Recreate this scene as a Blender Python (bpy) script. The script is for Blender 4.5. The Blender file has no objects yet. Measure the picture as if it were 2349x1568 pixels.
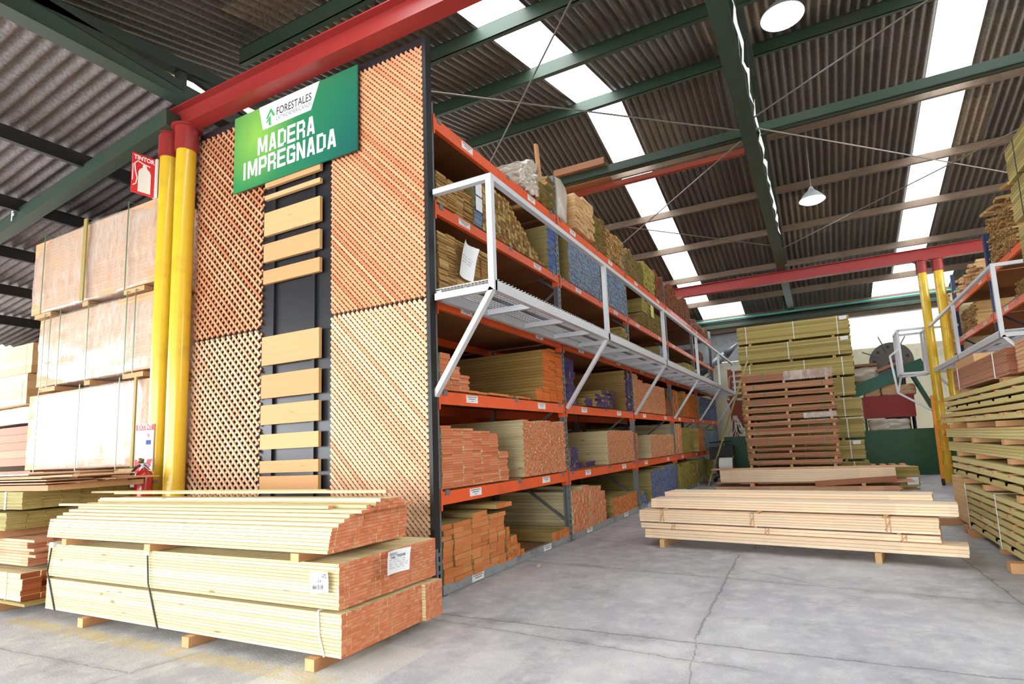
import bpy, math, random
from mathutils import Vector, Matrix, noise
random.seed(7)
SC = bpy.context.scene
COL = SC.collection
R = math.radians

# ------------------------------------------------------------------ camera
cam_d = bpy.data.cameras.new('camera'); cam = bpy.data.objects.new('camera', cam_d); COL.objects.link(cam)
cam.location = (3.0347, -3.756, 1.2492)
cam.rotation_euler = (R(97.196), R(2.56), R(26.245))
cam_d.sensor_width = 36.0; cam_d.lens = 1276.3/2349*36.0
cam_d.shift_x = -77.0/2349; cam_d.shift_y = 74.6/2349
cam_d.clip_start = 0.05; cam_d.clip_end = 200
SC.camera = cam
# ------------------------------------------------------------------ world, exposure, daylight and added fill
SC.view_settings.view_transform = 'Standard'; SC.view_settings.look = 'None'
SC.view_settings.gamma = 1.0; SC.view_settings.use_curve_mapping = False
SC.view_settings.exposure = 0.13
W = bpy.data.worlds.new('sky'); SC.world = W; W.use_nodes = True
bg = W.node_tree.nodes['Background']; bg.inputs[0].default_value = (0.93, 0.97, 1.0, 1); bg.inputs[1].default_value = 9.0
SC.cycles.max_bounces = 6; SC.cycles.diffuse_bounces = 4; SC.cycles.glossy_bounces = 3
SC.cycles.transparent_max_bounces = 6; SC.cycles.transmission_bounces = 3
SC.cycles.sample_clamp_indirect = 6.0
def area(name, loc, rot, sx, sy, e, col=(1, 1, 1)):
    d = bpy.data.lights.new(name, 'AREA'); d.shape = 'RECTANGLE'; d.size = sx; d.size_y = sy; d.energy = e; d.color = col
    o = bpy.data.objects.new(name, d); o.location = loc; o.rotation_euler = rot; COL.objects.link(o); return o
# daylight that enters through the open loading front behind the camera and the open left side
area('daylight_front', (-1.0, -9.3, 1.9), (R(90), 0, 0), 11, 3.4, 170, (1.0, 0.995, 0.985))
area('daylight_left', (-13.6, -3.0, 2.4), (R(90), 0, R(-90)), 9, 3.4, 150, (1.0, 0.99, 0.97))

area('fill_right', (11.7, 4.5, 5.2), (R(90), 0, R(90)), 12, 2.4, 420, (1.0, 0.99, 0.97))  # fill light added to brighten the rack's aisle side, no known source there
# ------------------------------------------------------------------ colour helper
def S(r, g, b):
    f = lambda c: (c/255/12.92) if c/255 <= 0.04045 else ((c/255+0.055)/1.055)**2.4
    return (f(r), f(g), f(b), 1.0)

# ------------------------------------------------------------------ materials
class NT:
    def __init__(s, name):
        s.m = bpy.data.materials.new(name); s.m.use_nodes = True
        s.t = s.m.node_tree; s.n = s.t.nodes; s.p = s.n['Principled BSDF']
    def new(s, ty, **kw):
        n = s.n.new(ty)
        for k, v in kw.items(): setattr(n, k, v)
        return n
    def link(s, a, b): s.t.links.new(a, b)
    def math(s, op, a, b=None, c=None):
        n = s.new('ShaderNodeMath', operation=op)
        for i, v in enumerate((a, b, c)):
            if v is None: continue
            if isinstance(v, (int, float)): n.inputs[i].default_value = v
            else: s.link(v, n.inputs[i])
        return n.outputs[0]
    def mix(s, f, a, b, bt='MIX'):
        n = s.new('ShaderNodeMix', data_type='RGBA', blend_type=bt)
        for i, v in ((0, f), (6, a), (7, b)):
            if isinstance(v, (int, float, tuple)): n.inputs[i].default_value = v
            else: s.link(v, n.inputs[i])
        return n.outputs[2]
    def noise(s, vec, scale, detail=3, rough=0.5):
        n = s.new('ShaderNodeTexNoise'); n.inputs['Scale'].default_value = scale
        n.inputs['Detail'].default_value = detail; n.inputs['Roughness'].default_value = rough
        if vec is not None: s.link(vec, n.inputs['Vector'])
        return n.outputs[0]
    def mapping(s, src, scale=(1, 1, 1), loc=None):
        n = s.new('ShaderNodeMapping'); n.inputs['Scale'].default_value = scale; s.link(src, n.inputs['Vector'])
        if loc is not None: s.link(loc, n.inputs['Location'])
        return n.outputs[0]
    def obj(s): return s.new('ShaderNodeTexCoord').outputs['Object']
    def pos(s): return s.new('ShaderNodeNewGeometry').outputs['Position']
    def ramp(s, f, stops, const=False):
        n = s.new('ShaderNodeValToRGB'); cr = n.color_ramp
        if const: cr.interpolation = 'CONSTANT'
        while len(cr.elements) < len(stops): cr.elements.new(0.5)
        for e, (p_, c) in zip(cr.elements, stops): e.position = p_; e.color = c
        s.link(f, n.inputs[0]); return n.outputs[0]
    def rnd(s):
        a = s.new('ShaderNodeAttribute', attribute_name='rnd').outputs['Fac']
        o = s.new('ShaderNodeObjectInfo').outputs['Random']
        return s.math('FRACT', s.math('ADD', a, o))
    def bump(s, h, strength=0.3, dist=0.01):
        n = s.new('ShaderNodeBump'); n.inputs['Strength'].default_value = strength; n.inputs['Distance'].default_value = dist
        s.link(h, n.inputs['Height']); s.link(n.outputs[0], s.p.inputs['Normal'])
    def base(s, c):
        if isinstance(c, tuple): s.p.inputs['Base Color'].default_value = c
        else: s.link(c, s.p.inputs['Base Color'])
    def set(s, rough=0.6, metal=0.0, spec=0.5, coat=0.0):
        s.p.inputs['Roughness'].default_value = rough; s.p.inputs['Metallic'].default_value = metal
        s.p.inputs['Specular IOR Level'].default_value = spec; s.p.inputs['Coat Weight'].default_value = coat
MATS = {}
def paint(name, c, rough=0.5, metal=0.0, var=0.15, scale=6, dirt=None, dirt_amt=0.5, coat=0.0, spec=0.5):
    if name in MATS: return MATS[name]
    n = NT(name); v = n.obj(); f = n.noise(v, scale, 4)
    lo = tuple(x*(1-var) for x in c[:3])+(1,); hi = tuple(min(1, x*(1+var)) for x in c[:3])+(1,)
    col = n.mix(f, lo, hi)
    if dirt:
        g = n.noise(v, scale*0.7, 6, 0.7)
        g = n.ramp(g, [(0.52, (0, 0, 0, 1)), (0.66, (dirt_amt,)*3+(1,))])
        col = n.mix(g, col, dirt)
    n.base(col); n.set(rough, metal, spec, coat); MATS[name] = n.m; return n.m
def wood(name, cols, ends, rough=0.65, grain=0.22, knots=0.5, strip=False, endnoise=0.25):
    """two materials: long grain faces and (painted) end faces"""
    if name in MATS: return MATS[name]
    n = NT(name); r = n.rnd(); off = n.new('ShaderNodeCombineXYZ')
    n.link(n.math('MULTIPLY', r, 31.0), off.inputs[0]); n.link(n.math('MULTIPLY', r, 17.0), off.inputs[1]); n.link(n.math('MULTIPLY', r, 53.0), off.inputs[2])
    v = n.obj()
    base = n.ramp(r, [(i/max(1, len(cols)-1), c) for i, c in enumerate(cols)])
    g = n.noise(n.mapping(v, (1.1, 26, 26), off.outputs[0]), 1.6, 4, 0.6)
    col = n.mix(n.math('MULTIPLY', n.math('SUBTRACT', g, 0.3), grain*2.2), base, tuple(c*0.55 for c in cols[0][:3])+(1,))
    if strip:  # finger jointed lamellas
        b = n.new('ShaderNodeTexBrick'); b.inputs['Scale'].default_value = 1.0
        b.inputs['Brick Width'].default_value = 0.42; b.inputs['Row Height'].default_value = 0.045; b.inputs['Mortar Size'].default_value = 0.0
        b.inputs['Color1'].default_value = (0, 0, 0, 1); b.inputs['Color2'].default_value = (1, 1, 1, 1)
        sp = n.new('ShaderNodeSeparateXYZ'); n.link(v, sp.inputs[0]); cb = n.new('ShaderNodeCombineXYZ')
        n.link(sp.outputs[0], cb.inputs[0]); n.link(n.math('ADD', sp.outputs[1], sp.outputs[2]), cb.inputs[1]); n.link(cb.outputs[0], b.inputs['Vector'])
        col = n.mix(n.math('MULTIPLY', b.outputs[0], 0.55), col, tuple(c*0.72 for c in cols[-1][:3])+(1,))
    if knots:
        vo = n.new('ShaderNodeTexVoronoi'); vo.inputs['Scale'].default_value = 1.0; vo.inputs['Randomness'].default_value = 1.0
        n.link(n.mapping(v, (2.6, 9, 9), off.outputs[0]), vo.inputs['Vector'])
        k = n.ramp(vo.outputs['Distance'], [(0.0, (knots,)*3+(1,)), (0.07, (knots*0.8,)*3+(1,)), (0.12, (0, 0, 0, 1))])
        col = n.mix(k, col, S(128, 78, 38))
    n.base(col); n.set(rough, 0, 0.3); n.bump(g, 0.15, 0.002)
    e = NT(name+'_end'); r2 = e.rnd(); f = e.noise(e.obj(), 30, 3)
    c2 = e.ramp(r2, [(i/max(1, len(ends)-1), c) for i, c in enumerate(ends)])
    e.base(e.mix(e.math('MULTIPLY', f, endnoise*2), c2, tuple(c*0.6 for c in ends[0][:3])+(1,))); e.set(0.75, 0, 0.2)
    MATS[name] = (n.m, e.m); return MATS[name]

PALE = [S(224, 207, 160), S(232, 218, 178), S(210, 193, 145), S(226, 204, 158)]
w_pine = wood('pine_orange_end', PALE, [S(222, 134, 94), S(204, 112, 74), S(230, 154, 116), S(214, 124, 84)], knots=0.85)
w_olive_or = wood('impregnated_orange_end', [S(166, 146, 88), S(190, 172, 112), S(178, 140, 84), S(156, 136, 80)], [S(222, 126, 68), S(204, 104, 54), S(230, 146, 88), S(210, 136, 78)], knots=0.35)
w_thick = wood('impregnated_thick_end', [S(170, 150, 96), S(186, 168, 112)], [S(222, 138, 82), S(206, 118, 66), S(230, 156, 100), S(214, 130, 74)], knots=0.3)
w_light = wood('olive_light', [S(198, 184, 124), S(208, 194, 136), S(190, 172, 110), S(202, 176, 120)], [S(190, 170, 110), S(180, 160, 100)], knots=0.35)
w_bright_or = wood('impregnated_bright_end', [S(158, 124, 66), S(176, 142, 80)], [S(226, 118, 52), S(214, 104, 44), S(230, 134, 66)], knots=0.4)
w_purple = wood('impregnated_purple_end', [S(160, 130, 76), S(180, 150, 92)], [S(82, 62, 112), S(66, 50, 98), S(98, 78, 124)], knots=0.3)
w_blue = wood('impregnated_blue_end', [S(168, 150, 92), S(150, 136, 84)], [S(138, 158, 186), S(118, 142, 178), S(152, 166, 180), S(92, 120, 178)], knots=0.3)
w_deepblue = wood('impregnated_deep_blue_end', [S(170, 156, 100), S(186, 170, 112)], [S(62, 92, 172), S(84, 112, 180), S(104, 128, 176), S(120, 130, 150)], knots=0.3)
w_green = wood('impregnated_green_end', [S(168, 128, 78), S(196, 160, 110)], [S(104, 102, 44), S(84, 88, 38), S(150, 108, 62), S(128, 96, 50)], knots=0.3)
w_yellowg = wood('impregnated_yellow_end', [S(160, 144, 78), S(172, 156, 90)], [S(178, 166, 80), S(158, 146, 68), S(168, 144, 88), S(144, 132, 68)], knots=0.3)
w_tan = wood('brown_plank', [S(168, 128, 76), S(188, 150, 94), S(146, 114, 68)], [S(184, 144, 88), S(156, 120, 70), S(206, 170, 112), S(138, 108, 64), S(176, 116, 74)], knots=0.2)
w_block = wood('block_batten', [S(150, 112, 62), S(172, 132, 78)], [S(140, 100, 56), S(206, 180, 112), S(118, 84, 50), S(160, 116, 68), S(214, 190, 124)], knots=0.1)
w_brown = wood('red_brown_plank', [S(150, 96, 66), S(132, 82, 56), S(170, 112, 80)], [S(120, 70, 48), S(150, 92, 60), S(100, 62, 42)], knots=0.1)
w_red = wood('terracotta_plank', [S(172, 122, 90), S(154, 104, 76), S(188, 138, 106)], [S(140, 84, 58), S(160, 100, 72)], knots=0.1, grain=0.3)
w_olive = wood('olive_plank', [S(178, 158, 92), S(190, 172, 108), S(146, 128, 70), S(166, 148, 84)], [S(158, 140, 80), S(176, 156, 96)], knots=0.35)
w_joint = wood('finger_jointed', [S(248, 220, 186), S(242, 208, 170), S(250, 228, 198)], [S(226, 184, 140), S(238, 200, 160)], knots=0.0, strip=True, grain=0.12)
w_pink = wood('pink_board', [S(216, 166, 128), S(228, 184, 148), S(200, 148, 112)], [S(190, 130, 94), S(210, 156, 118)], knots=0.2, strip=True, grain=0.18)
w_natural = wood('natural_plank', [S(214, 172, 122), S(226, 190, 142), S(204, 158, 108)], [S(220, 182, 134), S(196, 150, 104)], knots=0.35)
w_sample = wood('sample_wood', [S(212, 162, 112), S(204, 150, 100), S(218, 174, 122)], [S(222, 180, 122), S(206, 158, 100)], knots=0.3, grain=0.2)
w_bearer = wood('bearer_wood', [S(190, 136, 92), S(206, 158, 112)], [S(216, 178, 126), S(196, 150, 104)], knots=0.3)
w_slatF = wood('lattice_wood', [S(212, 146, 102), S(222, 162, 118), S(198, 124, 84), S(230, 176, 132)], [S(200, 130, 84), S(190, 120, 76)], knots=0.0, grain=0.2)
w_slatL = wood('lattice_wood_light', [S(226, 178, 140), S(236, 198, 164), S(212, 156, 118)], [S(206, 150, 104), S(196, 140, 96)], knots=0.0, grain=0.2)
w_ply = wood('shelf_plywood', [S(140, 92, 58), S(156, 106, 70)], [S(150, 110, 72), S(130, 92, 58)], knots=0.15)
m_orange = paint('rack_orange', S(238, 96, 46), 0.4, var=0.06, scale=3, dirt=S(140, 80, 60), dirt_amt=0.35)
m_red = paint('beam_red', S(150, 44, 40), 0.42, var=0.08, scale=2)
m_yellow = paint('column_yellow', S(226, 186, 44), 0.3, var=0.05, scale=5, dirt=S(150, 110, 40), dirt_amt=0.25, coat=0.3)
m_green = paint('steel_green', S(46, 64, 50), 0.55, var=0.15, scale=2, dirt=S(70, 60, 44), dirt_amt=0.4)
m_dkgreen = paint('steel_dark_green', S(38, 48, 38), 0.6, var=0.15, scale=2, dirt=S(60, 48, 36), dirt_amt=0.5)
m_brownst = paint('steel_brown', S(104, 84, 66), 0.6, var=0.15, scale=3, dirt=S(60, 48, 38), dirt_amt=0.5)
m_galv = paint('galvanised', S(128, 134, 140), 0.45, 0.5, var=0.12, scale=8)
m_grey = paint('grey_paint', S(150, 153, 156), 0.5, 0.0, var=0.12, scale=5, dirt=S(90, 84, 78), dirt_amt=0.6)
m_black = paint('black_panel', S(40, 40, 43), 0.32, 0.1, var=0.2, scale=2)
m_blackst = paint('black_strip', S(24, 24, 26), 0.5, var=0.1)
m_alu = paint('white_rail', S(208, 209, 214), 0.4, 0.2, var=0.05, scale=4)
m_white = paint('white_paper', S(240, 240, 242), 0.7, var=0.02)
m_ink = paint('ink', S(50, 50, 56), 0.7, var=0.0)
m_inkl = paint('ink_light', S(150, 150, 158), 0.7, var=0.0)
m_strapb = paint('strap_black', S(34, 36, 34), 0.4, var=0.1)
m_strapw = paint('strap_white', S(226, 226, 222), 0.5, var=0.03)
m_strapg = paint('strap_green', S(84, 112, 72), 0.4, var=0.1)
m_cable = paint('cable_steel', S(112, 104, 96), 0.5, 0.3, var=0.1)
m_rust = paint('rust_red', S(150, 62, 44), 0.6, var=0.15)
m_teal = paint('teal_pipe', S(58, 158, 148), 0.4, var=0.05)
m_cream = paint('cream_wall', S(206, 200, 176), 0.8, var=0.1, scale=1.2, dirt=S(150, 136, 110), dirt_amt=0.5)
m_greenw = paint('green_wall', S(34, 84, 52), 0.45, var=0.12, scale=1.5, dirt=S(120, 130, 116), dirt_amt=0.12)
m_signred = paint('sign_red', S(214, 30, 38), 0.45, var=0.03)
m_dark = paint('dark_machine', S(34, 35, 38), 0.5, var=0.2)
m_cast = paint('cast_iron', S(92, 88, 84), 0.5, 0.4, var=0.2, scale=3)
m_maroon = paint('red_panel', S(148, 34, 34), 0.5, var=0.12, scale=2)
m_rubber = paint('rubber', S(40, 38, 38), 0.7, var=0.1)
m_ladder = paint('scaffold_orange', S(226, 142, 40), 0.45, var=0.08)
m_bluest = paint('rack_blue', S(36, 54, 92), 0.45, var=0.08)
m_scrap = paint('crumpled_cardboard', S(176, 146, 116), 0.6, var=0.3, scale=5)

def emit(name, c, e):
    n = NT(name); n.p.inputs['Base Color'].default_value = (0.9, 0.9, 0.9, 1)
    n.p.inputs['Emission Color'].default_value = c; n.p.inputs['Emission Strength'].default_value = e; return n.m
m_lamp = emit('lamp_glow', (0.88, 0.96, 1.0, 1), 14)

def mk_roof(name, ca, cb, cc):
    n = NT(name); p = n.pos(); sp = n.new('ShaderNodeSeparateXYZ'); n.link(p, sp.inputs[0])
    wn = n.new('ShaderNodeTexWhiteNoise', noise_dimensions='2D'); cb_ = n.new('ShaderNodeCombineXYZ')
    n.link(n.math('FLOOR', n.math('MULTIPLY', sp.outputs[0], 1.05)), cb_.inputs[0])
    n.link(n.math('FLOOR', n.math('MULTIPLY', sp.outputs[1], 0.55)), cb_.inputs[1]); n.link(cb_.outputs[0], wn.inputs[0])
    col = n.ramp(wn.outputs[0], [(0.0, ca), (0.5, cb), (0.85, cb), (1.0, cc)])
    f = n.noise(p, 28, 5, 0.7); f2 = n.noise(n.mapping(p, (6, 0.5, 0.5)), 2.0, 4)
    col = n.mix(n.ramp(f, [(0.42, (0, 0, 0, 1)), (0.62, (0.55,)*3+(1,))]), col, S(38, 34, 32))
    col = n.mix(n.ramp(f2, [(0.5, (0, 0, 0, 1)), (0.75, (0.4,)*3+(1,))]), col, S(92, 88, 60))
    n.base(col); n.set(0.6, 0, 0.4); n.bump(f, 0.3, 0.01); return n.m
m_roof = mk_roof('fibre_cement', S(78, 70, 66), S(90, 82, 76), S(128, 112, 94))
m_roofl = mk_roof('fibre_cement_left', S(112, 102, 100), S(124, 114, 112), S(134, 124, 118))

n = NT('translucent_sheet')
tr = n.new('ShaderNodeBsdfTranslucent'); tr.inputs[0].default_value = (0.95, 0.97, 0.97, 1)
tp = n.new('ShaderNodeBsdfTransparent'); tp.inputs[0].default_value = (0.95, 0.97, 0.97, 1)
mx = n.new('ShaderNodeMixShader'); mx.inputs[0].default_value = 0.75
n.link(tr.outputs[0], mx.inputs[1]); n.link(tp.outputs[0], mx.inputs[2]); n.link(mx.outputs[0], n.n['Material Output'].inputs[0])
m_sky = n.m

def mk_wrap():
    n = NT('plastic_wrap'); v = n.obj()
    f = n.noise(n.mapping(v, (9, 9, 3.2)), 1.1, 6, 0.7); g = n.noise(v, 1.3, 3)
    a = n.math('ADD', n.math('MULTIPLY', f, 0.85), n.math('MULTIPLY', g, 0.5))
    a = n.ramp(a, [(0.48, (0.12,)*3+(1,)), (0.9, (0.62,)*3+(1,))])
    n.base(S(236, 224, 214)); n.set(0.22, 0, 0.6, 0.4)
    t = n.new('ShaderNodeBsdfTransparent'); m = n.new('ShaderNodeMixShader')
    n.link(a, m.inputs[0]); n.link(t.outputs[0], m.inputs[1]); n.link(n.p.outputs[0], m.inputs[2]); n.link(m.outputs[0], n.n['Material Output'].inputs[0])
    n.bump(f, 0.6, 0.02); return n.m
m_wrap = mk_wrap()

def mk_floor():
    n = NT('concrete_floor'); p = n.pos(); sp = n.new('ShaderNodeSeparateXYZ'); n.link(p, sp.inputs[0])
    a = n.noise(p, 0.7, 5, 0.6); b = n.noise(p, 5, 6, 0.7); c = n.noise(p, 60, 4, 0.6); d = n.noise(p, 1.8, 7, 0.75)
    col = n.ramp(a, [(0.3, S(158, 156, 160)), (0.5, S(178, 176, 179)), (0.7, S(198, 196, 197))])
    col = n.mix(n.ramp(b, [(0.45, (0, 0, 0, 1)), (0.7, (0.5,)*3+(1,))]), col, S(224, 222, 218))
    col = n.mix(n.ramp(d, [(0.52, (0, 0, 0, 1)), (0.66, (0.6,)*3+(1,))]), col, S(138, 137, 141))
    col = n.mix(n.ramp(c, [(0.55, (0, 0, 0, 1)), (0.8, (0.3,)*3+(1,))]), col, S(110, 108, 108))
    # joints and cracks of the slab
    wob = n.math('MULTIPLY', n.math('SUBTRACT', n.noise(p, 5.0, 6, 0.75), 0.5), 0.09)
    segs = [((0.0, 1.78), (4.5, 1.30), 0.012), ((2.13, 2.6), (2.20, 0.0), 0.02), ((0.2, -0.13), (6.0, -0.15), 0.02), ((0.3, -0.26), (2.6, -0.45), 0.010),
            ((2.2, 0.0), (2.5, -2.0), 0.008), ((4.12, 3.2), (4.2, 0.9), 0.016), ((0.7, 7.5), (6.0, 7.3), 0.014), ((-0.9, -2.0), (-0.75, -1.3), 0.010), 
            ((-4.5, -1.9), (-0.8, -1.7), 0.008), ((2.3, 1.9), (3.0, 1.45), 0.006), ((2.2, 8.0), (2.25, 3.0), 0.012)]
    tot = None
    for (x0, y0), (x1, y1), w in segs:
        L = math.hypot(x1-x0, y1-y0); ux, uy = (x1-x0)/L, (y1-y0)/L
        dx = n.math('SUBTRACT', sp.outputs[0], x0); dy = n.math('SUBTRACT', sp.outputs[1], y0)
        al = n.math('ADD', n.math('MULTIPLY', dx, ux), n.math('MULTIPLY', dy, uy))
        pe = n.math('ADD', n.math('MULTIPLY', dx, -uy), n.math('MULTIPLY', dy, ux))
        pe = n.math('ABSOLUTE', n.math('ADD', pe, wob))
        e = n.math('MAXIMUM', n.math('SUBTRACT', al, L), n.math('MULTIPLY', al, -1.0)); e = n.math('MAXIMUM', e, 0.0)
        dd = n.math('DIVIDE', n.math('ADD', pe, e), w)
        k = n.math('MAXIMUM', n.math('SUBTRACT', 1.0, dd), 0.0)
        k2 = n.math('MULTIPLY', n.math('MAXIMUM', n.math('SUBTRACT', 1.0, n.math('DIVIDE', dd, 7.0)), 0.0), 0.3)
        k = n.math('MAXIMUM', k, k2)
        tot = k if tot is None else n.math('MAXIMUM', tot, k)
    tot = n.math('MULTIPLY', tot, n.math('ADD', 0.35, n.noise(p, 14, 3)))
    col = n.mix(n.math('MULTIPLY', tot, 0.75), col, S(88, 86, 86))
    # lighter patched squares and a worn yellow line
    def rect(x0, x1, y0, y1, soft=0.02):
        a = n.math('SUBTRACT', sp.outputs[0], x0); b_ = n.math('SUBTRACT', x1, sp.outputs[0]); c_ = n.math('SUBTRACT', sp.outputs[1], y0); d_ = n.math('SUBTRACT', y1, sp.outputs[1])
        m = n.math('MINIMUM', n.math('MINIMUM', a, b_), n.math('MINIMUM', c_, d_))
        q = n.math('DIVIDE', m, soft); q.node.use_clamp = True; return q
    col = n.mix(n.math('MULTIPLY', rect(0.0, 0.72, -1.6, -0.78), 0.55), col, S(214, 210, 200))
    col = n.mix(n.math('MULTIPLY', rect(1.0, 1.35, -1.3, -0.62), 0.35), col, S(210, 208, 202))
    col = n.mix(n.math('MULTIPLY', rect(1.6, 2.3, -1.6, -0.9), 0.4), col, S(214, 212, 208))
    yl = n.math('MULTIPLY', rect(-3.2, 0.5, -1.46, -1.30), n.ramp(n.noise(p, 7, 5), [(0.35, (0, 0, 0, 1)), (0.6, (0.6,)*3+(1,))]))
    col = n.mix(yl, col, S(196, 172, 96))
    n.base(col); n.set(0.72, 0, 0.35); n.bump(n.math('SUBTRACT', c, n.math('MULTIPLY', tot, 2.0)), 0.35, 0.01); return n.m
m_floor = mk_floor()

def mk_sign():
    n = NT('banner_print'); v = n.obj(); sp = n.new('ShaderNodeSeparateXYZ'); n.link(v, sp.inputs[0])
    # object space x -0.93..0.93 , z -0.45..0.45
    d1 = n.math('SUBTRACT', 1.0, n.math('MULTIPLY', n.math('SQRT', n.math('ADD', n.math('POWER', n.math('ADD', sp.outputs[0], 0.55), 2), n.math('POWER', n.math('SUBTRACT', sp.outputs[2], 0.16), 2))), 1.6))
    d1.node.use_clamp = True
    d2 = n.math('ADD', n.math('MULTIPLY', sp.outputs[0], 0.5), n.math('MULTIPLY', sp.outputs[2], -0.35)); 
    col = n.mix(n.math('ADD', d2, 0.35), S(58, 150, 84), S(22, 84, 88))
    col = n.mix(n.math('MULTIPLY', d1, 0.95), col, S(156, 208, 84))
    f = n.noise(v, 8, 6, 0.7); col = n.mix(n.math('MULTIPLY', f, 0.35), col, S(24, 92, 58))
    n.base(col); n.set(0.35, 0, 0.4, 0.15); return n.m
m_sign = mk_sign()
m_siding = paint('white_siding', S(236, 238, 236), 0.6, var=0.05, scale=2)

# ------------------------------------------------------------------ mesh builder
class MB:
    def __init__(s): s.v = []; s.f = []; s.mi = []; s.r = []; s.sm = False
    def add(s, vs, fs, mi=0, r=None):
        o = len(s.v); s.v += [tuple(v) for v in vs]; rr = random.random() if r is None else r
        for k, f in enumerate(fs):
            s.f.append([i+o for i in f]); s.mi.append(mi[k] if isinstance(mi, (list, tuple)) else mi); s.r.append(rr)
        return s
    def box(s, c, d, rot=None, ends=None, r=None, mi=0):
        """c centre, d size; ends='x'/'y': those two faces get material 1"""
        hx, hy, hz = d[0]/2, d[1]/2, d[2]/2
        vs = [Vector((x, y, z)) for z in (-hz, hz) for y in (-hy, hy) for x in (-hx, hx)]
        if rot is not None: vs = [rot @ v for v in vs]
        c = Vector(c); vs = [v+c for v in vs]
        fs = [(0, 2, 3, 1), (4, 5, 7, 6), (0, 1, 5, 4), (2, 6, 7, 3), (0, 4, 6, 2), (1, 3, 7, 5)]
        m = [mi]*6
        if ends == 'x': m = [0, 0, 0, 0, 1, 1]
        if ends == 'y': m = [0, 0, 1, 1, 0, 0]
        return s.add(vs, fs, m, r)
    def cbox(s, c, d, r=None, ch=0.0022):
        hx, hy, hz = d[0]/2, d[1]/2, d[2]/2; pr = [(-hy+ch, -hz), (hy-ch, -hz), (hy, -hz+ch), (hy, hz-ch), (hy-ch, hz), (-hy+ch, hz), (-hy, hz-ch), (-hy, -hz+ch)]
        vs = [(c[0]-hx, c[1]+a, c[2]+b) for a, b in pr]+[(c[0]+hx, c[1]+a, c[2]+b) for a, b in pr]
        return s.add(vs, [(i, (i+1) % 8, 8+(i+1) % 8, 8+i) for i in range(8)]+[tuple(range(8))[::-1], tuple(range(8, 16))], [0]*8+[1, 1], r)
    def bb(s, x0, x1, y0, y1, z0, z1, **k): return s.box(((x0+x1)/2, (y0+y1)/2, (z0+z1)/2), (x1-x0, y1-y0, z1-z0), **k)
    def bar(s, a, b, w, h, up=(0, 0, 1), r=None, mi=0):
        a, b = Vector(a), Vector(b); x = (b-a).normalized(); upv = Vector(up)
        if abs(x.dot(upv)) > 0.98: upv = Vector((0, 1, 0))
        y = upv.cross(x).normalized(); z = x.cross(y)
        return s.box((a+b)/2, ((b-a).length, w, h), Matrix((x, y, z)).transposed(), r=r, mi=mi)
    def tube(s, a, b, r0, r1=None, n=12, cap=True, mi=0):
        a, b = Vector(a), Vector(b); r1 = r0 if r1 is None else r1; x = (b-a).normalized()
        u = Vector((0, 0, 1)) if abs(x.z) < 0.95 else Vector((1, 0, 0)); y = u.cross(x).normalized(); z = x.cross(y)
        vs = [a+(y*math.cos(t)+z*math.sin(t))*r0 for t in [2*math.pi*i/n for i in range(n)]]+[b+(y*math.cos(t)+z*math.sin(t))*r1 for t in [2*math.pi*i/n for i in range(n)]]
        fs = [(i, (i+1) % n, n+(i+1) % n, n+i) for i in range(n)]
        if cap: fs += [tuple(range(n))[::-1], tuple(range(n, 2*n))]
        return s.add(vs, fs, mi)
    def path(s, pts, r, n=8, mi=0):
        for a, b in zip(pts, pts[1:]): s.tube(a, b, r, n=n, mi=mi)
        return s
    def lathe(s, prof, c=(0, 0, 0), n=24, mi=0):
        c = Vector(c); vs = []; fs = []
        for (r, z) in prof: vs += [c+Vector((r*math.cos(2*math.pi*i/n), r*math.sin(2*math.pi*i/n), z)) for i in range(n)]
        for k in range(len(prof)-1):
            for i in range(n): fs.append((k*n+i, k*n+(i+1) % n, (k+1)*n+(i+1) % n, (k+1)*n+i))
        return s.add(vs, fs, mi)
    def prism(s, pts, axis, a0, a1, mi=0):
        """polygon pts in the two other axes extruded along axis"""
        def P(p, a):
            return {'x': (a, p[0], p[1]), 'y': (p[0], a, p[1]), 'z': (p[0], p[1], a)}[axis]
        m = len(pts); vs = [P(p, a0) for p in pts]+[P(p, a1) for p in pts]
        fs = [tuple(range(m)), tuple(range(m, 2*m))[::-1]]+[(i, m+i, m+(i+1) % m, (i+1) % m) for i in range(m)]
        return s.add(vs, fs, mi)
    def mesh(s, name, mats):
        me = bpy.data.meshes.new(name); me.from_pydata(s.v, [], s.f)
        if not isinstance(mats, (list, tuple)): mats = [mats]
        for m in mats: me.materials.append(m)
        me.polygons.foreach_set('material_index', s.mi)
        at = me.attributes.new('rnd', 'FLOAT', 'FACE'); at.data.foreach_set('value', s.r)
        if s.sm: me.polygons.foreach_set('use_smooth', [True]*len(s.f))
        me.update(); return me
    def build(s, name, mats, parent=None, loc=(0, 0, 0), rot=(0, 0, 0)):
        o = bpy.data.objects.new(name, s.mesh(name, mats)); COL.objects.link(o); o.location = loc; o.rotation_euler = rot
        if parent is not None: o.parent = parent
        return o
def fixn(o):
    import bmesh
    b = bmesh.new(); b.from_mesh(o.data); bmesh.ops.recalc_face_normals(b, faces=b.faces); b.to_mesh(o.data); b.free(); return o
def tag(o, label, cat, group=None, kind=None):
    o['label'] = label; o['category'] = cat
    if group: o['group'] = group
    if kind: o['kind'] = kind
    return o
def thing(name, label, cat, loc=(0, 0, 0), rz=0, group=None, kind=None):
    o = bpy.data.objects.new(name, None); COL.objects.link(o); o.location = loc; o.rotation_euler = (0, 0, rz); o.empty_display_size = 0.1
    return tag(o, label, cat, group, kind)
def struct(o): o['kind'] = 'structure'; return o
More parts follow.
